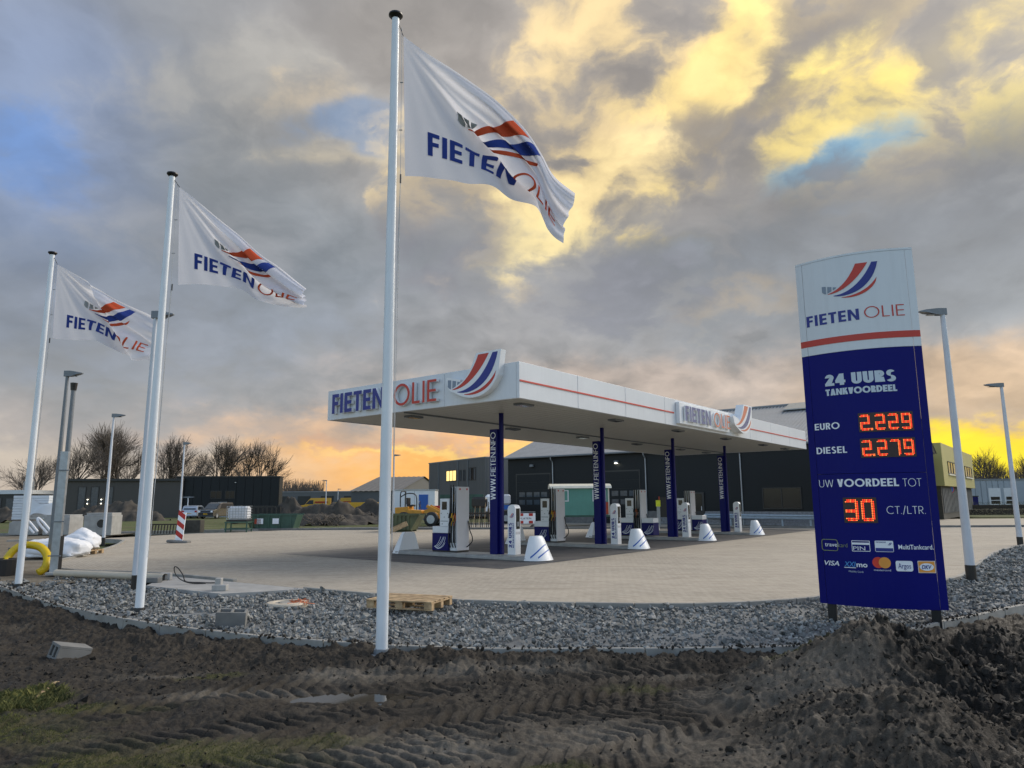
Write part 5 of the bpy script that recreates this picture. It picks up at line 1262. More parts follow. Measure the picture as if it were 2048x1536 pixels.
for lab, px, Y, ty, seed, sp in [
    ('bare spreading tree at far left, next to the leftmost flagpole', 72, 104, 925, 1, 1.25), ('bare dark trunked tree left of the brown building', 131, 98, 902, 2, 1.1), ('tall bare tree behind the tall windows of the brown building', 185, 112, 866, 3, 1.0),
    ('tall bare tree with a broad crown behind the middle flagpole', 243, 112, 876, 4, 1.05), ('slender bare tree right of the middle flagpole', 318, 118, 884, 5, .9), ('bare tree behind the left end of the black block', 372, 120, 915, 1, 1.0),
    ('bare tree with several stems over the middle of the black block', 424, 112, 890, 3, 1.0), ('bare round crowned tree over the right end of the black block', 502, 112, 897, 4, 1.1),
    ('bare tree glowing in the sunset above the blue grey hall', 1992, 122, 912, 2, 1.1), ('bare tree at the right edge of the photo, above the hall', 2044, 125, 918, 5, 1.0), ('low bare tree just right of the mustard building', 1955, 140, 948, 1, 1.2)]:
    p = tpos(px, Y); h = on(px, ty, Y).z; tree(lab, p, h, seed, sp, seed * 1.3 + px)
# far tree line on the horizon
mb = MB(); r_ = random.Random(5)
for i in range(420):
    px = r_.uniform(555, 640) if i < 170 else r_.uniform(1930, 2100); Y = r_.uniform(190, 230); p = tpos(px, Y); h = r_.uniform(4.5, 8.5) if i < 170 else r_.uniform(6, 10.5)
    for k in range(5):
        a = r_.uniform(-.4, .4); mb.tube([(p[0] + a * .5, Y, 1), (p[0] + a * h * .35, Y, h * .6), (p[0] + a * h * .5 + r_.gauss(0, .4), Y, h)], [.10, .07, .03], 3, cap=False)
tag(mb.build('far_tree_line', M['twig']), kind='stuff')
# ------------------------------------------------------------------ street lamps
def lamp(label, base_px, top_py, side, r0=.085, r1=.05, head=.62, white=False, zb=0.0, Y=None, arm2=False, ang=0.0):
    bs = at(*base_px, zb) if Y is None else Vector((on(base_px[0], base_px[1], Y).x, Y, 0)); zt = pole_top(bs, top_py) if Y is None else on(base_px[0], top_py, Y).z
    t = thing('street_lamp', label, 'street lamp', (bs.x, bs.y, 0), ang, 'slim street lamps'); m = M['lamp_white'] if white else M['lamp_grey']
    MB().tube([(0, 0, 0), (0, 0, zt)], [r0, r1], 12).build('pole', m, t, smooth=True)
    MB().tube([(0, 0, -.05), (0, 0, .30)], r0 * 1.04, 12).build('ground_sleeve', M['black'], t, smooth=True)
    for sd in ((side, -side) if arm2 else (side,)):
        mb = MB(); mb.add([(sd * -.08, -.05, zt - .10), (sd * .12, -.07, zt - .10), (sd * head, -.10, zt - .045), (sd * (head + .12), -.04, zt - .02), (sd * (head + .12), .04, zt - .02), (sd * head, .10, zt - .045), (sd * .12, .07, zt - .10), (sd * -.08, .05, zt - .10),
                (sd * -.08, -.05, zt + .06), (sd * .12, -.07, zt + .055), (sd * head, -.09, zt + .02), (sd * (head + .12), -.04, zt), (sd * (head + .12), .04, zt), (sd * head, .09, zt + .02), (sd * .12, .07, zt + .055), (sd * -.08, .05, zt + .06)],
                [(0, 1, 2, 3, 4, 5, 6, 7), (15, 14, 13, 12, 11, 10, 9, 8)] + [(i, (i + 1) % 8, (i + 1) % 8 + 8, i + 8) for i in range(8)])
        h = mb.build('lamp_head', M['lamp_grey'], t)
        MB().b2(sd * .2, -.06, zt - .10, sd * (head - .05), .06, zt - .092).build('lens', M['glass_pale'], h)
    return t
lamp('white street lamp with a left pointing head right of the price totem', (1943, 1158), 622, -1, .10, .055, .42, True)
lamp('street lamp at the right edge where gravel meets the paving', (2041, 1090), 769, -1, .10, .055, .55, True)
lamp('grey street lamp right behind the middle flagpole', (269, 1180), 628, 1, .072, .042, .27, True)
lamp('grey street lamp behind the leftmost flagpole, by the yellow hose', (97, 1142), 746, 1, .072, .042, .30)
lamp('slim street lamp standing beside the pallet with a white bag', (206, 1089), 830, 1, .072, .042, .40, True)
lamp('slim street lamp behind the red and white beacon', (357, 1066), 886, 1, .072, .042, .30, True)
lamp('street lamp in front of the dark far warehouse, left of the tallest flagpole', (651, 1020), 961, -1, .10, .06, .7, True, Y=112)
lamp('thin street lamp just right of the tallest flagpole, in front of the shed', (786, 1040), 910, 1, .08, .05, .5, True, Y=66)
lamp('small double headed lamp beside the two parked cars', (374, 1030), 994, 1, .07, .05, .6, True, Y=86, arm2=True)
lamp('distant small street lamp against the far warehouse', (675, 1020), 978, 1, .09, .06, .6, True, Y=150)
bs = at(112, 1146); zt = pole_top(bs, 766)
mp_ = thing('steel_mast', 'bare grey steel mast with a capped top next to the lamp', 'mast', bs, 0); MB().tube([(0, 0, 0), (0, 0, zt - .2)], [.075, .055], 10).build('mast', M['lamp_grey'], mp_, smooth=True); MB().cyl((0, 0), .07, .09, zt - .2, zt, 10).build('mast_cap', M['black'], mp_)
bs = at(108, 1149)
cp_ = thing('channel_post', 'galvanised channel post strapped to the lamp, black sleeve at its foot', 'post', bs, R(12))
MB().b2(-.09, -.06, .0, -.075, .06, 3.1).b2(.075, -.06, 0, .09, .06, 3.1).b2(-.09, -.075, 0, .09, -.06, 3.1).build('channel', M['galv'], cp_)
MB().cyl((.02, .04), .115, .115, 0, .95, 14).build('sleeve', M['rubber'], cp_, smooth=True)
for z in (.45, 1.3, 2.6): MB().b2(-.15, -.10, z, .15, -.085, z + .03).build('strap', M['lamp_grey'], cp_)
# ================================================================== things on the site
def P2(px, py, z=0.0): v = at(px, py, z); return Vector((v.x, v.y, z))
def axis(p, q): d = q - p; return d.length, math.atan2(d.y, d.x)
# --- pallets: boards, blocks and skids each a piece
def pallet(label, loc, rz, ry=0.0, tilt=0.0):
    t = thing('wooden_pallet', label, 'pallet', loc, rz, None); t.rotation_euler = (tilt, ry, rz)
    for i in range(5): y = -.35 + i * .175; MB().b2(-.6, y - .06 - .012 * (i % 2), .122, .6, y + .06, .144).build('deck_board', M['timber'], t, bevel=.003)
    for x in (-.53, 0, .53): MB().b2(x - .072, -.4, .10, x + .072, .4, .121).build('cross_board', M['timber'], t, bevel=.003)
    for x in (-.53, 0, .53):
        for y in (-.345, 0, .345): MB().b2(x - .07, y - .05, .022, x + .07, y + .05, .099).build('block', M['timber'], t, bevel=.004)
    for y in (-.345, 0, .345): MB().b2(-.6, y - .05, .0, .6, y + .05, .021).build('skid_board', M['timber'], t, bevel=.003)
    return t
a, c = P2(727, 1216, .02), P2(866, 1223, .02); L, an = axis(a, c); mid = (a + c) / 2; nrm = Vector((-math.sin(an), math.cos(an), 0))
pallet('weathered wooden pallet lying on the grey gravel behind the tall flagpole', mid + nrm * .42 + Vector((0, 0, .0)), an, .0)
p = P2(137, 1111); pallet('wooden pallet under the white bag beside the channel post', p + Vector((.05, .6, .02)), R(-8))
# --- bulk bags
def bag(label, loc, d, seed, grp, peak=.0):
    r = np.random.default_rng(seed); bm = bmesh.new(); bmesh.ops.create_icosphere(bm, subdivisions=4, radius=1)
    for v in bm.verts:
        x, y, z = v.co; s = lambda q: math.copysign(abs(q) ** .55, q); x, y, z = s(x), s(y), s(z)
        n_ = fbm(np.array([x * 1.7 + seed]), np.array([y * 1.7 + z * 2.1]), 4, seed)[0]
        k = 1 + .16 * n_ - .18 * max(z, 0); h = max(z, 0) * peak * math.exp(-((x - .15) ** 2 + y * y) * 2.2)
        f_ = (abs(fbm(np.array([x * 4 + z * 3 + seed]), np.array([y * 4 - z * 2.0]), 4, seed + 5)[0]) - .2) * .22
        v.co = Vector((x * k * d[0] / 2 * (1 + f_), y * k * d[1] / 2 * (1 + f_), (z * (1 + .18 * n_ + f_) + 1) * d[2] / 2 + h))
    me = bpy.data.meshes.new('bag'); bm.to_mesh(me); bm.free(); me.materials.append(M['bag']); me.polygons.foreach_set('use_smooth', [True] * len(me.polygons))
    t = thing('bulk_bag', label, 'bulk bag', loc, 0, grp); link('sack', me, t); return t
bg1 = bag('big slack white bulk bag behind the yellow drain hose', P2(75, 1119) + Vector((0, .9, 0)), (2.0, 1.2, .62), 3, 'white bulk bags')
hl = lambda x: [Vector((x, .1, .85)), Vector((x - .25, .05, 1.15)), Vector((x - .42, 0, 1.3)), Vector((x - .36, 0, 1.12)), Vector((x - .08, .05, .8))]
for x in (-.75, -.3): MB().tube(smooth_pl(hl(x), 4), .04, 6).build('lifting_loop', M['bag'], bg1, smooth='all')
bg2 = bag('pointed white bulk bag with dark print standing on a pallet', P2(137, 1111) + Vector((.02, .6, .17)), (1.15, .9, .5), 8, 'white bulk bags', .25)
tp, tw = bfont2d('Specials', .02); mb = MB(); flat(mb, tp, lambda u, v, d: (-.5 + u, -.50 - d, .17 + v + .06 * u), 0, 0, .15, sx=.85 / (tw * .15)); mb.build('lettering', M['blue_print'], bg2)
# --- yellow drain hose
A_ = [P2(6, 1136), P2(10, 1122), P2(22, 1104), P2(40, 1090), P2(60, 1088), P2(82, 1090), P2(95, 1104), P2(97, 1124), P2(92, 1138), P2(80, 1146)]
Yh = P2(60, 1146).y
hp = [on(x, y, Yh + dy) for x, y, dy in ((8, 1136, -.2), (14, 1118, 0), (26, 1102, .1), (42, 1092, .2), (62, 1090, .3), (82, 1095, .3), (94, 1110, .2), (94, 1127, .0), (87, 1139, -.1), (76, 1146, -.2))]
pts = smooth_pl(hp, 12); mb = MB(); mb.tube(pts, [.092 + (.011 if i % 2 else -.008) for i in range(len(pts))], 12); hs = mb.build('drain_hose', M['hose_yellow'], None, smooth='all'); tag(hs, 'thick yellow corrugated drain hose arching out of the soil', 'hose')
p = on(6, 1150, Yh - .3); t = thing('hose_end_drum', 'black tub at the foot of the yellow hose', 'tub', (p.x, p.y, -.05), 0); MB().lathe([(.22, 0), (.28, .02), (.30, .42), (.26, .44), (.24, .2)], n=16).build('tub', M['rubber'], t)
# --- beige pipe, cinder blocks, cable loop
a, c = P2(112, 1146, .09), P2(330, 1155, .09); t = thing('plastic_pipe', 'long beige plastic pipe lying along the kerb', 'pipe', a, 0)
MB().tube([(0, 0, 0), (c - a) * .5 + Vector((0, .02, 0)), c - a], .085, 14, 0, cap=False).tube([(c - a) * .995, (c - a) * .2], .075, 14, 0, cap=False).build('pipe_wall', M['pvc'], t, smooth='all')
MB().tube([(c - a) * .97, (c - a) * .985], .078, 14).build('pipe_bore', M['black'], t)
def block(label, loc, rz, d, hollow=True, tilt=(0, 0), m='concrete', grp='loose concrete blocks'):
    t = thing('concrete_block', label, 'concrete block', loc, rz, grp); t.rotation_euler = (tilt[0], tilt[1], rz); x, y, z = d
    if hollow:
        w = .035; mb = MB(); mb.b2(-x / 2, -y / 2, 0, x / 2, -y / 2 + w, z).b2(-x / 2, y / 2 - w, 0, x / 2, y / 2, z)
        for k in (-1, 0, 1): xx = k * (x / 2 - w / 2); mb.b2(xx - w / 2, -y / 2 + w, .001, xx + w / 2, y / 2 - w, z - .001)
        mb.build('block_body', M[m], t, bevel=.004)
    else: MB().b2(-x / 2, -y / 2, 0, x / 2, y / 2, z).build('block_body', M[m], t, bevel=.012)
    return t
p = at(128, 1300, 0); gz_ = ground_z(p.x, p.y); block('hollow concrete block half buried in the dark slope at left', (p.x + .1, p.y + .3, gz_ - .01), R(-35), (.22, .19, .40), True, (R(76), R(8)), 'kerb_dark')
p = at(462, 1247, -.02); block('dark hollow concrete block lying in the gravel left of the pallet', (p.x, p.y, -.05), R(14), (.42, .26, .22), True, (R(5), R(3)), 'kerb_dark')
p = P2(438, 1182, .02); block('small grey block with a raised end on the concrete slab', p + Vector((0, .05, 0)), R(5), (.28, .18, .12), False); block('upright grey block on the edge of the concrete slab', p + Vector((-.06, .12, 0)), R(8), (.12, .16, .24), False)
p = P2(332, 1160, .02); block('pale cube shaped block by the end of the beige pipe', p, R(10), (.22, .16, .16), False); p = P2(307, 1165, .02); block('low dark block beside the pale cube near the pipe', p, R(-4), (.30, .2, .11), False, (0, 0), 'kerb_dark')
p = P2(135, 1150); block('grey kerb slab lying loose below the channel post', p, R(-6), (1.0, .3, .07), False)
cb = [on(x, y, P2(385, 1170).y + dy) for x, y, dy in ((430, 1166, .1), (400, 1165, 0), (372, 1163, -.05), (366, 1150, -.05), (356, 1136, 0), (349, 1134, .05), (350, 1146, .05), (360, 1158, 0), (380, 1166, -.1), (412, 1167, .0))]
cb = [Vector((q.x, q.y, max(q.z, .035))) for q in smooth_pl(cb, 6)]
tag(MB().tube(cb, .012, 6).build('cable_loop', M['rubber'], None, smooth='all'), 'black cable loop sticking up from the concrete slab', 'cable')
p = P2(575, 1206); t = thing('manhole_cover', 'round sandy manhole ring in the gravel', 'manhole', (p.x, p.y, -.03), 0); MB().lathe([(.34, -.04), (.36, .02), (.34, .05), (.25, .055), (.24, .03)], n=28).build('ring', M['pvc'], t, smooth=True); MB().cyl((0, 0), .235, .235, .0, .035, 24).build('lid', M['kerb'], t)
mb = MB(); r_ = random.Random(2)
for k in range(26):
    q = P2(600 + r_.uniform(-16, 16), 1203 + r_.uniform(-3.5, 3.5), .02); e_ = Vector((r_.uniform(-.12, .12), r_.uniform(-.1, .1), r_.uniform(0, .03))); mb.tube([q - e_, q, q + e_ * .8], .008, 4)
tag(mb.build('orange_netting', M['orange']), 'scrap of orange safety netting beside the manhole ring', 'netting')
a, c = at(70, 1378, 0), at(116, 1350, 0); z1, z2 = ground_z(a.x, a.y), ground_z(c.x, c.y); tag(MB().beam((a.x, a.y, z1 + .03), (c.x, c.y, z2 + .03), .045, .02).build('wooden_lath', M['timber'], None, bevel=.003), 'pale wooden lath lying on the mud at left', 'lath')
q = at(1871, 1240, 0); tag(MB().beam((q.x, q.y, -.3), (q.x, q.y, .20), .06, .04).build('red_stake', M['wood_red'], None, bevel=.003), 'short red painted stake beside the right totem leg', 'stake')
# --- red and white beacon
p = P2(357, 1086); t = thing('road_beacon', 'red and white striped road beacon on a rubber foot', 'beacon', p, 0)
MB().box((0, 0, .06), (.95, .42, .12)).build('rubber_foot', M['kerb_dark'], t, bevel=.03); MB().b2(-.17, -.03, .12, .17, .03, 1.35).build('board', M['white_print'], t, bevel=.01); t.rotation_euler = (0, R(4), 0)
for k in range(3):
    z = .16 + k * .44; pts_ = [(-.168, z + .22), (-.168, z), (.168, z + .0 - .0), (.168, z + .02)]
    poly = [(-.168, max(z + .20, .125)), (-.168, z + .42), (.168, z + .20), (.168, max(z - .02, .125))]
    mb = MB(); mb.add([(u, -.033, v) for u, v in poly] , [(0, 1, 2, 3)]); mb.build('stripe', M['red_paint'], t)
# --- concrete chambers on the field edge
def chamber(label, loc, rz, d, hole=True):
    t = thing('concrete_chamber', label, 'concrete chamber', loc, rz, 'precast concrete chambers by the field'); x, y, z = d
    MB().b2(-x / 2, -y / 2, 0, x / 2, y / 2, z * .9).build('chamber_body', M['concrete'], t, bevel=.02); MB().b2(-x / 2 + .1, -y / 2 + .05, z * .9, x / 2 - .05, y / 2 - .05, z).build('rim', M['concrete'], t, bevel=.01)
    if hole:
        mb = MB(); mb.tube([(.2, -y / 2 - .01, z * .52), (.2, -y / 2 - .004, z * .52)], .24, 20); mb.build('opening', M['black'], t); mb = MB(); mb.tube([(.2 + .26 * math.cos(k * .314), -y / 2 - .01, z * .52 + .26 * math.sin(k * .314)) for k in range(20)], .03, 6, close=True); mb.build('collar', M['concrete'], t)
    else: MB().b2(-.12, -y / 2 - .02, z * .25, .28, -y / 2 - .004, z * .8).build('data_plate', M['white_print'], t)
    return t
chamber('white grey concrete chamber with a round hole, behind the slim lamp', P2(192, 1071) + Vector((0, .6, 0)), R(3), (1.55, 1.2, 1.25))
chamber('concrete chamber with a white data plate behind the channel post', P2(112, 1070) + Vector((0, .6, 0)), R(-5), (1.6, 1.2, 1.15), False)
chamber('low concrete chamber under the flapping white tarp at far left', P2(46, 1070) + Vector((0, .6, 0)), R(2), (1.7, 1.3, .8), False)
# stack of white panels with a loose sheet on top of it
b0 = P2(46, 1070) + Vector((0, .6, .82)); t = thing('panel_stack', 'stack of white boards strapped upright above the low chamber', 'board stack', b0, R(2))
for k in range(9): MB().b2(-.95, -.35 + .02 * (k % 2), .06 + k * .155, 1.1, .35, .06 + k * .155 + .145).build('board', M['tarp'], t, bevel=.01)
mb = MB(); n = 16; vs = []
for i in range(n + 1):
    for j in range(9): u, v = i / n, j / 8; vs.append((-.2 + 1.75 * u, -.45 - .35 * math.sin(u * 2.8) - .1 * v, 1.30 - 1.15 * v * (1 - .25 * u) - .35 * u * (1 - v) + .12 * math.sin(7 * u + 4 * v)))
mb.add(vs, [(i * 9 + j, i * 9 + j + 1, (i + 1) * 9 + j + 1, (i + 1) * 9 + j) for i in range(n) for j in range(8)]); tag(mb.build('plastic_sheet', M['tarp'], None, smooth='all', loc=b0), 'white plastic sheet flapping over the board stack', 'plastic sheet')
# --- IBC tank on a green trolley
p = P2(477, 1064); t = thing('tank_trolley', 'green steel stand carrying the white caged water tank', 'stand', p, R(4), None)
mb = MB()
for x in (-.62, .62):
    for y in (-.5, .5): mb.beam((x, y, 0), (x, y, .60), .07)
for z in (.60, .2):
    for y in (-.5, .5): mb.beam((-.7, y, z), (.7, y, z), .08)
    for x in (-.62, .62): mb.beam((x, -.5, z - .01), (x, .5, z - .01), .07)
mb.build('stand_frame', M['green'], t)
t2 = thing('water_tank', 'white plastic tank in a wire cage on the green stand', 'water tank', p + Vector((0, 0, .645)), R(4)); MB().b2(-.57, -.47, .12, .57, .47, .90).build('tank_body', M['bag'], t2, bevel=.08, seg=2)
for i in range(8): x = -.6 + i * 1.2 / 7; MB().beam((x, -.51, .12), (x, -.51, .92), .022).build('cage_bar', M['galv'], t2)
for i in range(6): z = .14 + i * .155; mb = MB(); mb.beam((-.61, -.53, z), (.61, -.53, z), .022); mb.beam((.61, -.53, z), (.61, .5, z), .022); mb.build('cage_bar', M['galv'], t2)
MB().b2(-.61, -.5, 0, .61, .5, .11).build('tank_pallet', M['black'], t2); MB().cyl((0, 0), .16, .15, .90, .96, 14).build('tank_lid', M['black'], t2)
# --- skips
def skip(label, loc, rz, L, W_, H_, m, grp='steel waste skips', ribs=5, slope=.25):
    t = thing('waste_skip', label, 'skip', loc, rz, grp); th = .06
    def side(y, s):
        mb = MB(); mb.extr([(-L / 2 + slope, .12), (L / 2 - slope, .12), (L / 2, H_), (-L / 2, H_)], lambda u, v, d: (u, y + s * d, v), 0, th); return mb.build('side_wall', m, t)
    side(-W_ / 2, 1); side(W_ / 2, -1)
    for sx in (-1, 1):
        mb = MB(); mb.add([(sx * (L / 2 - slope), -W_ / 2 + th, .12), (sx * (L / 2 - slope), W_ / 2 - th, .12), (sx * L / 2, W_ / 2 - th, H_ - .01), (sx * L / 2, -W_ / 2 + th, H_ - .01), (sx * (L / 2 - slope - th), -W_ / 2 + th, .12), (sx * (L / 2 - slope - th), W_ / 2 - th, .12), (sx * (L / 2 - th), W_ / 2 - th, H_ - .01), (sx * (L / 2 - th), -W_ / 2 + th, H_ - .01)], [(0, 1, 2, 3), (4, 5, 6, 7), (0, 4, 5, 1), (1, 5, 6, 2), (2, 6, 7, 3), (3, 7, 4, 0)]); mb.build('end_wall', m, t)
    MB().b2(-L / 2 + slope, -W_ / 2 + .05, .1, L / 2 - slope, W_ / 2 - .05, .16).build('floor_plate', m, t)
    for i in range(ribs): x = -L / 2 + slope + .15 + (L - 2 * slope - .3) * i / (ribs - 1); MB().b2(x - .05, -W_ / 2 - .06, .12, x + .05, -W_ / 2 - .002, H_ - .05).build('rib', m, t)
    for y in (-W_ / 2 - .02, W_ / 2 + .02): MB().beam((-L / 2 - .04, y, H_), (L / 2 + .04, y, H_), .1).build('rim', m, t)
    for y in (-W_ / 3, W_ / 3): MB().b2(-L / 2 + slope, y - .06, 0, L / 2 - slope, y + .06, .1).build('skid', m, t)
    return t
p = P2(545, 1060.5); s1 = skip('dark green steel skip beside the tank, white marks on its side', p + Vector((0, 1, 0)), R(3), 2.9, 1.7, .98, M['green'], ribs=4)
for x in (-.9, .1): MB().b2(x - .2, -.93, .4, x + .2, -.915, .75).build('marking', M['white_print'], s1)
MB().b2(-1.25, -.93, .4, -.85, -.92, .72).build('rust_patch', M['wood_red'], s1)
p = P2(505, 1062) ; skip('small olive skip tucked between the tank stand and the green skip', P2(520, 1060) + Vector((-.6, 2.6, 0)), R(6), 2.2, 1.3, .75, M['olive'], ribs=4)
p = P2(808, 1064); skip('rusty olive skip with a broken board in front of the yellow loader', p + Vector((-.15, .9, .0)), R(-8), 2.3, 1.5, 1.0, M['olive'], ribs=5, slope=.5)
tag(MB().box((0, 0, 0), (1.2, .05, .28), R(0), 0, 0, R(-24)).build('broken_board', M['timber'], None, loc=P2(797, 1066) + Vector((.05, -.75, .32))), 'broken board leaning on the rusty skip', 'board')
p = P2(530, 1055); t = thing('tipping_trough', 'black slatted trough container above the green skip', 'container', on(532, 1019, 62).xy.to_3d(), R(2))
mb = MB(); L = 2.9
MB().b2(-L, -.8, .55, L * .35, .8, .65).build('trough_floor', M['black'], t); MB().b2(-L, .7, .65, L * .35, .8, 1.5).build('back_wall', M['black'], t); MB().b2(-L, -.8, 1.36, L * .35, -.72, 1.5).build('top_rail', M['black'], t)
for k in range(11): x = -L + .12 + k * .38; MB().b2(x, -.78, .65, x + .12, -.72, 1.36).build('slat', M['black'], t)
for x in (-L + .3, L * .35 - .3): MB().b2(x - .06, -.7, 0, x + .06, .7, .55).build('leg', M['black'], t)
# --- soil heaps: rough mounds, each a thing
def heap(label, px, py, Y, w, h, seed, d=None, grp='dark soil heaps on the site'):
    c = on(px, py, Y); bm = bmesh.new(); n, m_ = 64, 22; vs = []
    X_, Y_ = np.meshgrid(np.linspace(-1, 1, n), np.linspace(-1, 1, m_)); r_ = np.hypot(X_, Y_)
    H2 = h * np.clip(1.08 - r_ + .45 * fbm(X_ * 2.2 * w / 6, Y_ * 2 + seed, 4, seed), 0, None) ** .8 * (r_ < 1.25) + .16 * h * fbm(X_ * 9 * w / 6, Y_ * 5, 4, seed + 3) * (r_ < 1) - .1
    mb = MB(); D2 = d or w * .4
    mb.add([(X_[j, i] * w / 2, Y_[j, i] * D2 / 2, H2[j, i]) for j in range(m_) for i in range(n)], [(j * n + i, j * n + i + 1, (j + 1) * n + i + 1, (j + 1) * n + i) for j in range(m_ - 1) for i in range(n - 1)])
    o = mb.build('soil_heap', M['soil_heap'], None, smooth='all', loc=(c.x, Y, 0)); return tag(o, label, 'soil heap', grp)
heap('broad dark soil heap in front of the brown building', 232, 1030, 74, 10.5, 2.1, 1)
heap('low dark soil bank at the far left edge', 10, 1030, 70, 7, 1.3, 2)
heap('high soil heap between the green skip and the tallest flagpole', 655, 1040, 62, 7.5, 2.0, 3)
heap('pointed soil heap just right of the green skip', 580, 1040, 70, 5.0, 2.1, 4)
heap('ragged low soil heap with roots along the paving edge', 640, 1050, 56, 7.5, 1.1, 5)
heap('soil heap hidden partly by the tallest flagpole', 742, 1045, 66, 6.0, 1.75, 6)
heap('dark soil ridge in front of the yellow vans', 716, 1052, 58, 6.5, .95, 7)
mb = MB(); r_ = random.Random(9)
for k in range(90):
    c = on(650 + r_.uniform(-30, 32), 1040, 54 + r_.uniform(-1.5, 1.5)); z = r_.uniform(0, .6); e_ = Vector((r_.uniform(-.6, .6), r_.uniform(-.3, .3), r_.uniform(.0, .6))); mb.tube([(c.x, c.y, z), Vector((c.x, c.y, z)) + e_ * .6, Vector((c.x, c.y, z)) + e_ + Vector((0, 0, r_.uniform(-.3, .1)))], [.035, .025, .012], 4, cap=False)
tag(mb.build('brushwood', M['twig']), 'tangle of cut branches on the ragged soil heap', 'brushwood', None, 'stuff')
# --- vehicles
def wheel(parent, c, r_, w, ax='y'):
    rb = MB(); d = Vector((0, w / 2, 0)) if ax == 'y' else Vector((w / 2, 0, 0)); c = Vector(c); ty = MB().tube([c - d, c - d * .8, c + d * .8, c + d], [r_ * .9, r_, r_, r_ * .9], 20).build('wheel', M['rubber'], parent, smooth=True); MB().tube([c - d * 1.04, c + d * 1.04], r_ * .58, 14).build('rim', M['galv'], ty); return ty
def car(label, loc, rz, prof, gl, W_, m, wb=(.8, 3.3), r_=.32, front_lights=False, kind='parked_car', cat='car'):
    """body from a side outline (x forward, z up); glass band from a second outline"""
    t = thing(kind, label, cat, loc, rz, 'cars parked by the black block'); xs_ = [p_[0] for p_ in prof]
    mb = MB(); mb.extr(prof, lambda u, v, d: (u, d * (1 - .10 * max(0, v - .85) / .6), v), -W_ / 2, W_ / 2); mb.build('body', m, t, bevel=.05, seg=2)
    mb = MB(); mb.extr(gl, lambda u, v, d: (u, d * (1 - .10 * max(0, v - .85) / .6), v), -W_ / 2 - .012, W_ / 2 + .012); mb.build('side_windows', M['glass'], t)
    for x in wb:
        for s in (-1, 1): wheel(t, (x, s * (W_ / 2 - .08), r_), r_, .2)
    return t
def ends(t, x, W_, z, s, m_l, gz=None, gl=.9):
    for y in (-W_ / 2 + .16, W_ / 2 - .16): MB().b2(x, y - .12, z, x + s * .03, y + .12, z + .2).build('light', m_l, t, bevel=.01)
    MB().b2(x, -.26, z - .22, x + s * .035, .26, z - .1).build('number_plate', M['yellow'], t)
    if gz: MB().add([(gz[0], -W_ * .40, gz[1]), (gz[0], W_ * .40, gz[1]), (gz[2], W_ * .35, gz[3]), (gz[2], -W_ * .35, gz[3])], [(0, 1, 2, 3)]).build('windscreen', M['glass_pale'], t)
M['silver'] = mat('silver_paint', (.42, .46, .52), .25, metal=.3, amp=.04, coat=.5); M['dark_car'] = mat('dark_paint', (.03, .032, .036), .25, amp=.05, coat=.6)
wag = [(.0, .35), (.05, .75), (.12, .98), (.35, 1.42), (.7, 1.5), (2.3, 1.48), (3.1, 1.02), (4.2, .86), (4.45, .62), (4.45, .3), (.1, .25)]
c = on(380, 1031, 84); t = car('silver estate car seen from behind, parked before the black block', (c.x, c.y - .3, 0), R(97), wag, [(.5, 1.02), (.62, 1.38), (2.25, 1.38), (2.85, 1.02)], 1.75, M['silver']); ends(t, .06, 1.75, .72, -1, M['red_paint'], (.13, 1.0, .34, 1.40))
mpv = [(.0, .35), (.0, .7), (.12, .95), (.9, 1.12), (1.6, 1.72), (2.1, 1.85), (4.2, 1.82), (4.5, 1.1), (4.5, .3), (.1, .25)]
c = on(418, 1030, 82); t = car('black and white faced van with its headlights towards the camera', (c.x, c.y - 1, 0), R(80), mpv, [(1.5, 1.15), (1.85, 1.68), (4.1, 1.68), (4.3, 1.15)], 1.85, M['dark_car'], (.85, 3.7)); ends(t, -.0, 1.85, .72, -1, M['white_print'], (.86, 1.13, 1.56, 1.70)); MB().b2(-.03, -.8, .95, .06, .8, 1.0).build('bonnet_edge', M['silver'], t)
van = [(.0, .4), (.0, 1.0), (.15, 1.2), (.9, 1.35), (1.6, 2.25), (2.0, 2.62), (5.8, 2.62), (5.85, .4)]
for k, (lab, px, Y, rz) in enumerate([('yellow delivery van behind the white water tank', 492, 125, 188), ('yellow delivery van with its roof above the first soil heap', 600, 140, 12), ('yellow delivery van between the lamp and the soil heap', 664, 142, 6), ('yellow delivery van half hidden by the tallest flagpole', 742, 140, 184)]):
    c = on(px, 1020, Y); t = car(lab, (c.x, c.y, 0), R(rz), van, [(1.05, 1.45), (1.75, 2.2), (2.5, 2.2), (2.5, 1.45)], 2.0, M['yellow'], (1.0, 4.7), .36, kind='delivery_van', cat='van'); t['group'] = 'yellow delivery vans in a row'
    for s in (-1, 1): mb = MB(); tp, tw = bfont2d('EXPRESS', .02); 
    MB().b2(2.8, -1.02, 1.7, 5.2, -1.008, 1.95).build('marking', M['red_paint'], t)
    MB().b2(2.8, 1.008, 1.7, 5.2, 1.02, 1.95).build('marking', M['red_paint'], t)
t = thing('yellow_container', 'long low yellow container behind the soil heaps', 'container', (on(712, 1020, 88).x, 88, 0), R(3), None)
BX('container_body', M['yellow'], t, -2.6, -1, .15, 2.6, 1, 1.75)
for k in range(9): BX('rib', M['yellow'], t, -2.5 + k * .6, -1.05, .2, -2.38 + k * .6, -1.003, 1.7)
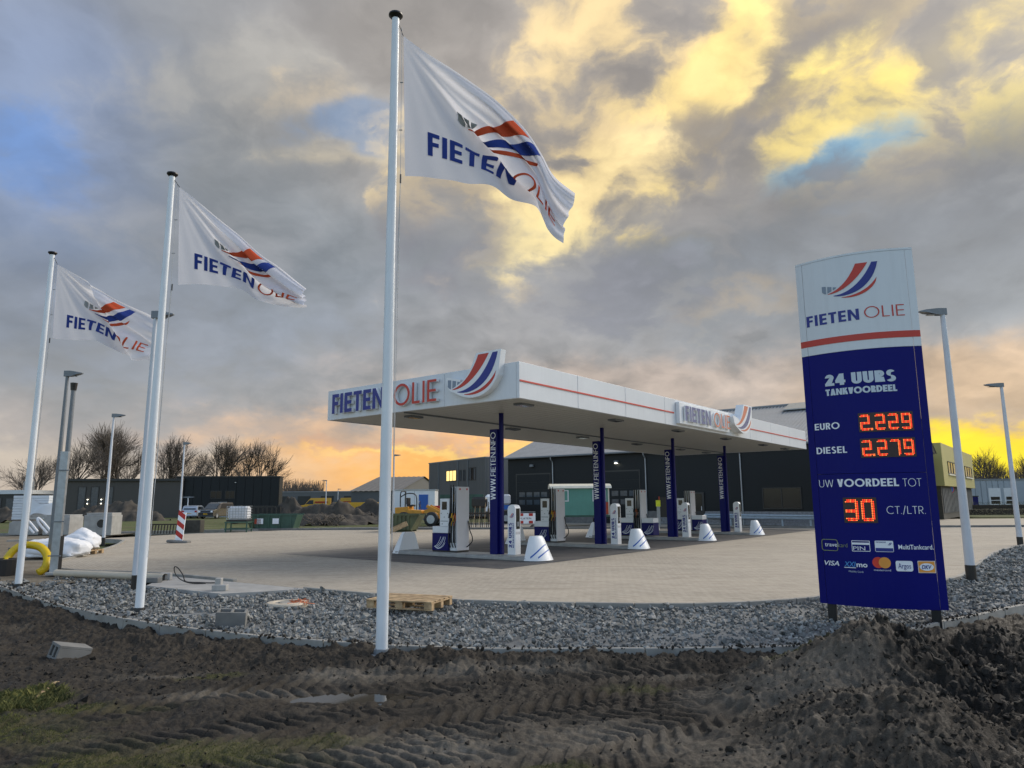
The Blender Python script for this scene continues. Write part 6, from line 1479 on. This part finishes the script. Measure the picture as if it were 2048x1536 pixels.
# --- white site cabin with blue door
c = on(787, 1040, 70); t = thing('site_cabin', 'white flat site cabin with a blue door behind the loader', 'site cabin', (c.x, 70, 0), R(-2))
BX('wall', M['white'], t, 0, 0, .25, 4.0, 2.4, 2.85, bevel=.01); BX('roof', M['galv'], t, -.06, -.06, 2.853, 4.06, 2.46, 2.95); BX('door', M['blue_stripe'] , t, 2.45, -.04, .3, 3.35, -.002, 2.45); BX('skirt', M['lamp_grey'], t, .1, .1, 0, 3.9, 2.3, .25)
M['cabin_blue'] = M['blue']
for x in (1.2, 2.0): BX('wall_joint', M['lamp_grey'], t, x, -.006, .3, x + .02, -.001, 2.8)
# --- yellow wheel loader with a roll bar
c = P2(850, 1052); Yl = 52.0; c = on(845, 1050, Yl); t = thing('wheel_loader', 'small yellow wheel loader with a black roll bar beside the skip', 'wheel loader', (c.x, Yl, 0), R(-14))
mb = MB(); mb.extr([(-1.9, .75), (-1.95, 1.35), (-.9, 1.42), (-.9, 1.2), (.1, 1.15), (.15, .55), (-1.7, .5)], lambda u, v, d: (u, d, v), -.55, .55); mb.build('rear_body', M['digger'], t, bevel=.03)
mb = MB(); mb.extr([(.25, .5), (.25, 1.15), (.7, 1.35), (1.15, .95), (1.2, .5)], lambda u, v, d: (u, d, v), -.4, .4); mb.build('front_body', M['digger'], t, bevel=.03)
mb = MB()
for y in (-.38, .38): mb.beam((.45, y, 1.45), (1.5, y, .95), .12, .2); mb.beam((1.5, y, .95), (1.95, y, .45), .12, .2)
mb.build('lift_arm', M['digger'], t)
mb = MB(); mb.extr([(1.85, .15), (2.55, .12), (2.6, .2), (2.05, .28), (1.95, .85), (1.85, .85)], lambda u, v, d: (u, d, v), -.85, .85); mb.build('bucket', M['kerb_dark'], t)
mb = MB(); mb.tube(smooth_pl([Vector((-1.55, -.45, 1.4)), Vector((-1.55, -.45, 2.3)), Vector((-1.5, -.3, 2.5)), Vector((-1.5, .3, 2.5)), Vector((-1.55, .45, 2.3)), Vector((-1.55, .45, 1.4))], 4), .045, 8); mb.tube(smooth_pl([Vector((-1.55, -.45, 2.1)), Vector((-1.0, -.45, 2.35)), Vector((-.35, -.45, 2.2)), Vector((-.30, -.45, 1.2))], 4), .04, 8); mb.build('roll_bar', M['black'], t)
BX('seat', M['black'], t, -1.15, -.28, 1.42, -.65, .28, 1.56, bevel=.03); BX('seat_back', M['black'], t, -1.2, -.28, 1.56, -1.05, .28, 2.05, bevel=.03)
MB().tube([(-.1, 0, 1.1), (-.25, 0, 1.6)], .03, 6).tube([(-.25 + .02, .2 * math.cos(k_ * .6), 1.6 + .2 * math.sin(k_ * .6)) for k_ in range(10)], .02, 5, close=True).build('steering_wheel', M['black'], t)
for x in (-1.15, .95):
    for y in (-.72, .72): wheel(t, (x, y, .52), .52, .36)
# --- teal site wagon
c = on(1152, 1052, 50.5); t = thing('site_wagon', 'teal site wagon on wheels with a cream curved roof', 'site wagon', (c.x - 1.55, 50.5, 0), R(0)); 
BX('wall', M['teal'], t, 0, 0, .75, 3.9, 2.3, 2.62)
mb = MB(); mb.extr([(-.18, 2.62), (2.48, 2.62), (2.35, 2.78), (1.8, 2.92), (1.15, 2.96), (.5, 2.92), (-.05, 2.78)], lambda u, v, d: (d, u, v), -.25, 4.1); mb.build('roof', M['cream'], t)
for x0 in (.12, 2.75): window(t, x0, 1.7, x0 + .95, 2.5, 0, M['frame_white'], M['teal'], 1)
BX('corner_post', M['cream'], t, -.03, -.03, .75, .06, .06, 2.61); BX('corner_post', M['cream'], t, 3.84, -.03, .75, 3.93, .06, 2.61); BX('sill_beam', M['green'], t, -.05, -.02, .62, 3.95, 2.32, .748)
BX('shutter', M['wood_red'], t, 3.2, -.05, .8, 3.85, -.004, 1.65)
for x in (.55, 3.3):
    for y in (.2, 2.1): wheel(t, (x, y, .32), .32, .2)
MB().beam((3.9, 1.1, .5), (5.2, 1.1, .45), .08).build('draw_bar', M['black'], t)
# --- tanker/truck glimpsed beside the first column
c = on(985, 1045, 57); t = thing('white_truck', 'white truck cab with a rounded box, half hidden by the first column', 'truck', (c.x - .3, 57, 0), R(2)); BX('cab', M['white'], t, -.3, 0, .8, 1.0, 2.2, 2.3, bevel=.2); BX('box_body', M['grey_panel'], t, 1.05, 0, 1.5, 1.75, 2.2, 2.3, bevel=.12); BX('chassis', M['black'], t, -.2, .1, .5, 1.7, 2.1, 1.0); BX('windscreen', M['glass'], t, .1, -.02, 1.5, .8, -.002, 2.05); BX('bumper', M['blue_stripe'], t, 1.05, -.05, 1.1, 1.7, -.01, 1.45)
for x in (.35, 1.35): wheel(t, (x, .2, .42), .42, .3)
# --- stacked timber and scaffold frames behind pump one
c = on(958, 1048, 49); t = thing('timber_rack', 'rack of dark upright posts and boards behind the first pump', 'rack', (c.x - .75, 49, 0), R(-3)); r_ = random.Random(3)
for k in range(15): x = k * .125 + r_.uniform(-.02, .02); MB().beam((x, 0, 0), (x + r_.uniform(-.12, .12), .25, r_.uniform(1.2, 1.75)), .05, .04).build('post', M['timber'] if k % 3 == 0 else M['bark'], t)
BX('cross_rail', M['bark'], t, -.1, .1, .9, 1.95, .16, 1.0); BX('cover_sheet', M['black'], t, .2, .2, 1.3, 1.3, .6, 2.05, bevel=.15)
c = on(905, 1046, 56); t = thing('green_container', 'green ribbed container behind the first pump', 'container', (c.x - .6, 58, 0), R(1)); BX('container_body', M['green'], t, -.6, 0, .9, 2.9, 2.2, 2.32)
for k in range(11): BX('rib', M['green'], t, -.55 + k * .3, -.045, .95, -.42 + k * .3, -.003, 2.28)
c = on(872, 1044, 54); t = thing('red_crate_stack', 'stack of red crates between the loader and the first pump', 'crate stack', (c.x, 54.5, 0), R(2))
for k in range(3): BX('crate', M['red_paint'], t, -.5, -.35, .05 + k * .48, .55, .35, .05 + k * .48 + .44, bevel=.02)
# --- roadworks barrier with red and white boards
a, c = on(1028, 1042, 46.5), on(1071, 1042, 46.5); t = thing('road_barrier', 'red and white chequered road barrier board behind the payment pillar', 'barrier', (a.x, 46.5, 0), 0); Lb = c.x - a.x
BX('board', M['white_print'], t, 0, 0, .32, Lb, .04, .98)
for r2 in (0, 1):
    for k in range(2): BX('red_panel', M['red_paint'], t, .34 + k * .62, -.012, (.33, .80)[r2], .60 + k * .62, -.002, (.50, .97)[r2])
tp, tw = text2d('RIJPLATEN', .17, .15); mb = MB(); flat(mb, tp, lambda u, v, d: (.12 + u, -.004 - d, .59 + v), 0, 0, .11, sx=(Lb - .4) / (tw * .11)); mb.build('lettering', M['frame_dark'], t)
for x in (.1, Lb - .1): BX('foot', M['kerb_dark'], t, x - .06, -.25, 0, x + .06, .3, .1); MB().beam((x, .06, .1), (x, .06, 1.02), .04).build('upright', M['galv'], t)
MB().beam((0, .06, 1.06), (Lb, .06, 1.06), .035).build('top_tube', M['galv'], t)
bm_ = on(1085, 1042, 46); heap('dark tarpaulin covered pile right of the road barrier', 1086, 1044, 47.5, 1.9, .62, 12, 1.2, None)['category'] = 'covered pile'
# --- crash barrier
a, c = on(1405, 1053, 52.0), on(1720, 1053, 43.2); a.z = c.z = 0; Lg, an = axis(Vector((a.x, a.y, 0)), Vector((c.x, c.y, 0))); t = thing('crash_barrier', 'galvanised steel crash barrier in front of the black barn', 'guard rail', (a.x, a.y, 0), an)
prof = [(.0, .78), (-.05, .74), (-.06, .69), (.0, .63), (.0, .60), (-.06, .54), (-.05, .49), (.0, .45)]
M['rail'] = mat('guard_rail_steel', (.34, .42, .50), .45, metal=.3, amp=.12, scale=4)
ns = 4
for k in range(ns):
    x0, x1 = Lg * k / ns, Lg * (k + 1) / ns - .015; mb = MB(); vs = [(x, y - dd, z) for dd in (0, -.012) for x in (x0, x1) for (y, z) in prof]; n = 8
    fs = [(i, i + 1, n + i + 1, n + i) for i in range(7)] + [(2 * n + i, 3 * n + i, 3 * n + i + 1, 2 * n + i + 1) for i in range(7)] + [(i, n + i, 3 * n + i, 2 * n + i) for i in (0, 7)]
    mb.add(vs, fs); mb.build('rail_beam', M['rail'], t)
k = 0; x = .4
while x < Lg: MB().b2(x - .04, .02, -.05, x + .04, .12, .72).build('post', M['rail'], t); x += 1.95
# bench in front of the barn and sign post
c = on(1557, 1050, 49.5); t = thing('picnic_bench', 'dark bench seen over the crash barrier under the barn window', 'bench', (c.x, c.y, 0), BA)
BX('seat', M['bark'], t, -1.2, 0, .86, 1.2, .4, .92)
for x in (-.95, .95): MB().beam((x, 0, .86), (x - .2, -.1, 0), .08).beam((x, .4, .86), (x + .2, .5, 0), .08).build('leg', M['bark'], t)
c = on(1318, 1050, 46); t = thing('marker_post', 'grey post with a bright yellow top between the columns', 'marker post', (c.x, 46, 0), 0); BX('post', M['galv'], t, -.10, -.06, 0, .10, .06, 1.35); BX('yellow_top', mat('hi_vis', (.72, .78, .04), .5), t, -.13, -.08, 1.353, .13, .08, 1.75)
c = on(1336, 1040, 49); t = thing('dark_board', 'dark board on a red post left of the third column', 'board', (c.x, 49, 0), 0); BX('panel', M['black'], t, -.5, 0, .6, .45, .06, 1.95); BX('post', M['wood_red'], t, -.58, 0, 0, -.51, .06, 2.0)
# hedge and planting before the right hand halls
for lab, px, w, Y in (('low clipped hedge in front of the blue grey hall', 1990, 7.0, 78), ('pale dry planting strip below the clipped hedge at right', 1995, 6.6, 76)):
    c = on(px, 1030, Y); mb = MB(); r_ = random.Random(int(px)); dry = 'dry' in lab; hh = .75 if dry else 1.35
    for k in range(2600):
        x, y, z = r_.uniform(-w / 2, w / 2), r_.uniform(-.5, .5), r_.uniform(.02, hh) * (1 if not dry else .8); s = r_.uniform(.05, .11); u = Vector((r_.gauss(0, 1), r_.gauss(0, 1), r_.gauss(0, 1))).normalized(); v = u.orthogonal().normalized()
        mb.add([(x, y, z), Vector((x, y, z)) + u * s, Vector((x, y, z)) + u * s * .6 + v * s * .6], [(0, 1, 2)])
    t = thing('hedge', lab, 'hedge', (c.x, Y, 0), R(-3)); mb.build('foliage', M['hedge'] if not dry else mat('dry_leaves', (.30, .26, .15), .9, amp=.4), t); MB().b2(-w / 2 + .1, -.3, 0, w / 2 - .1, .3, hh * .75).build('stems', M['bark'], t)
c = on(1905, 1035, 66); t = thing('round_sign', 'small blue and red no parking sign by the mustard building', 'road sign', (c.x, 66, 0), R(8)); MB().tube([(0, 0, 0), (0, 0, 3.0)], .04, 8).build('post', M['galv'], t); MB().tube([(0, -.05, 2.6), (0, -.08, 2.6)], .42, 20).build('disc', M['red_paint'], t); MB().tube([(0, -.08, 2.6), (0, -.09, 2.6)], .34, 20).build('field', M['blue_stripe'], t)
c = on(1948, 1040, 80); t = thing('blue_bin', 'dark blue bin at the corner of the blue grey hall', 'bin', (c.x, 80, 0), 0); BX('bin_body', M['blue'], t, -.5, -.4, .1, .5, .4, 1.9, bevel=.04); BX('lid', M['black'], t, -.54, -.44, 1.903, .54, .44, 2.0)
c = on(1958, 1038, 79)
# low timber feeders by the field kerb
c = P2(318, 1068) + Vector((0, .5, .0)); t = thing('field_grate', 'dark slatted cattle grate leaning on the field kerb', 'grate', c, R(5))
for k in range(12): MB().beam((-1.0 + k * .17, 0, .0), (-1.0 + k * .17, .12, .52), .05).build('slat', M['bark'], t)
MB().beam((-1.1, .12, .53), (1.0, .12, .53), .07).build('rail', M['bark'], t)
c = P2(378, 1066) + Vector((0, .6, 0)); block('brown weathered block pile by the field kerb behind the beacon', c, R(4), (1.0, .7, .75), False, (0, 0), 'brick_dark')
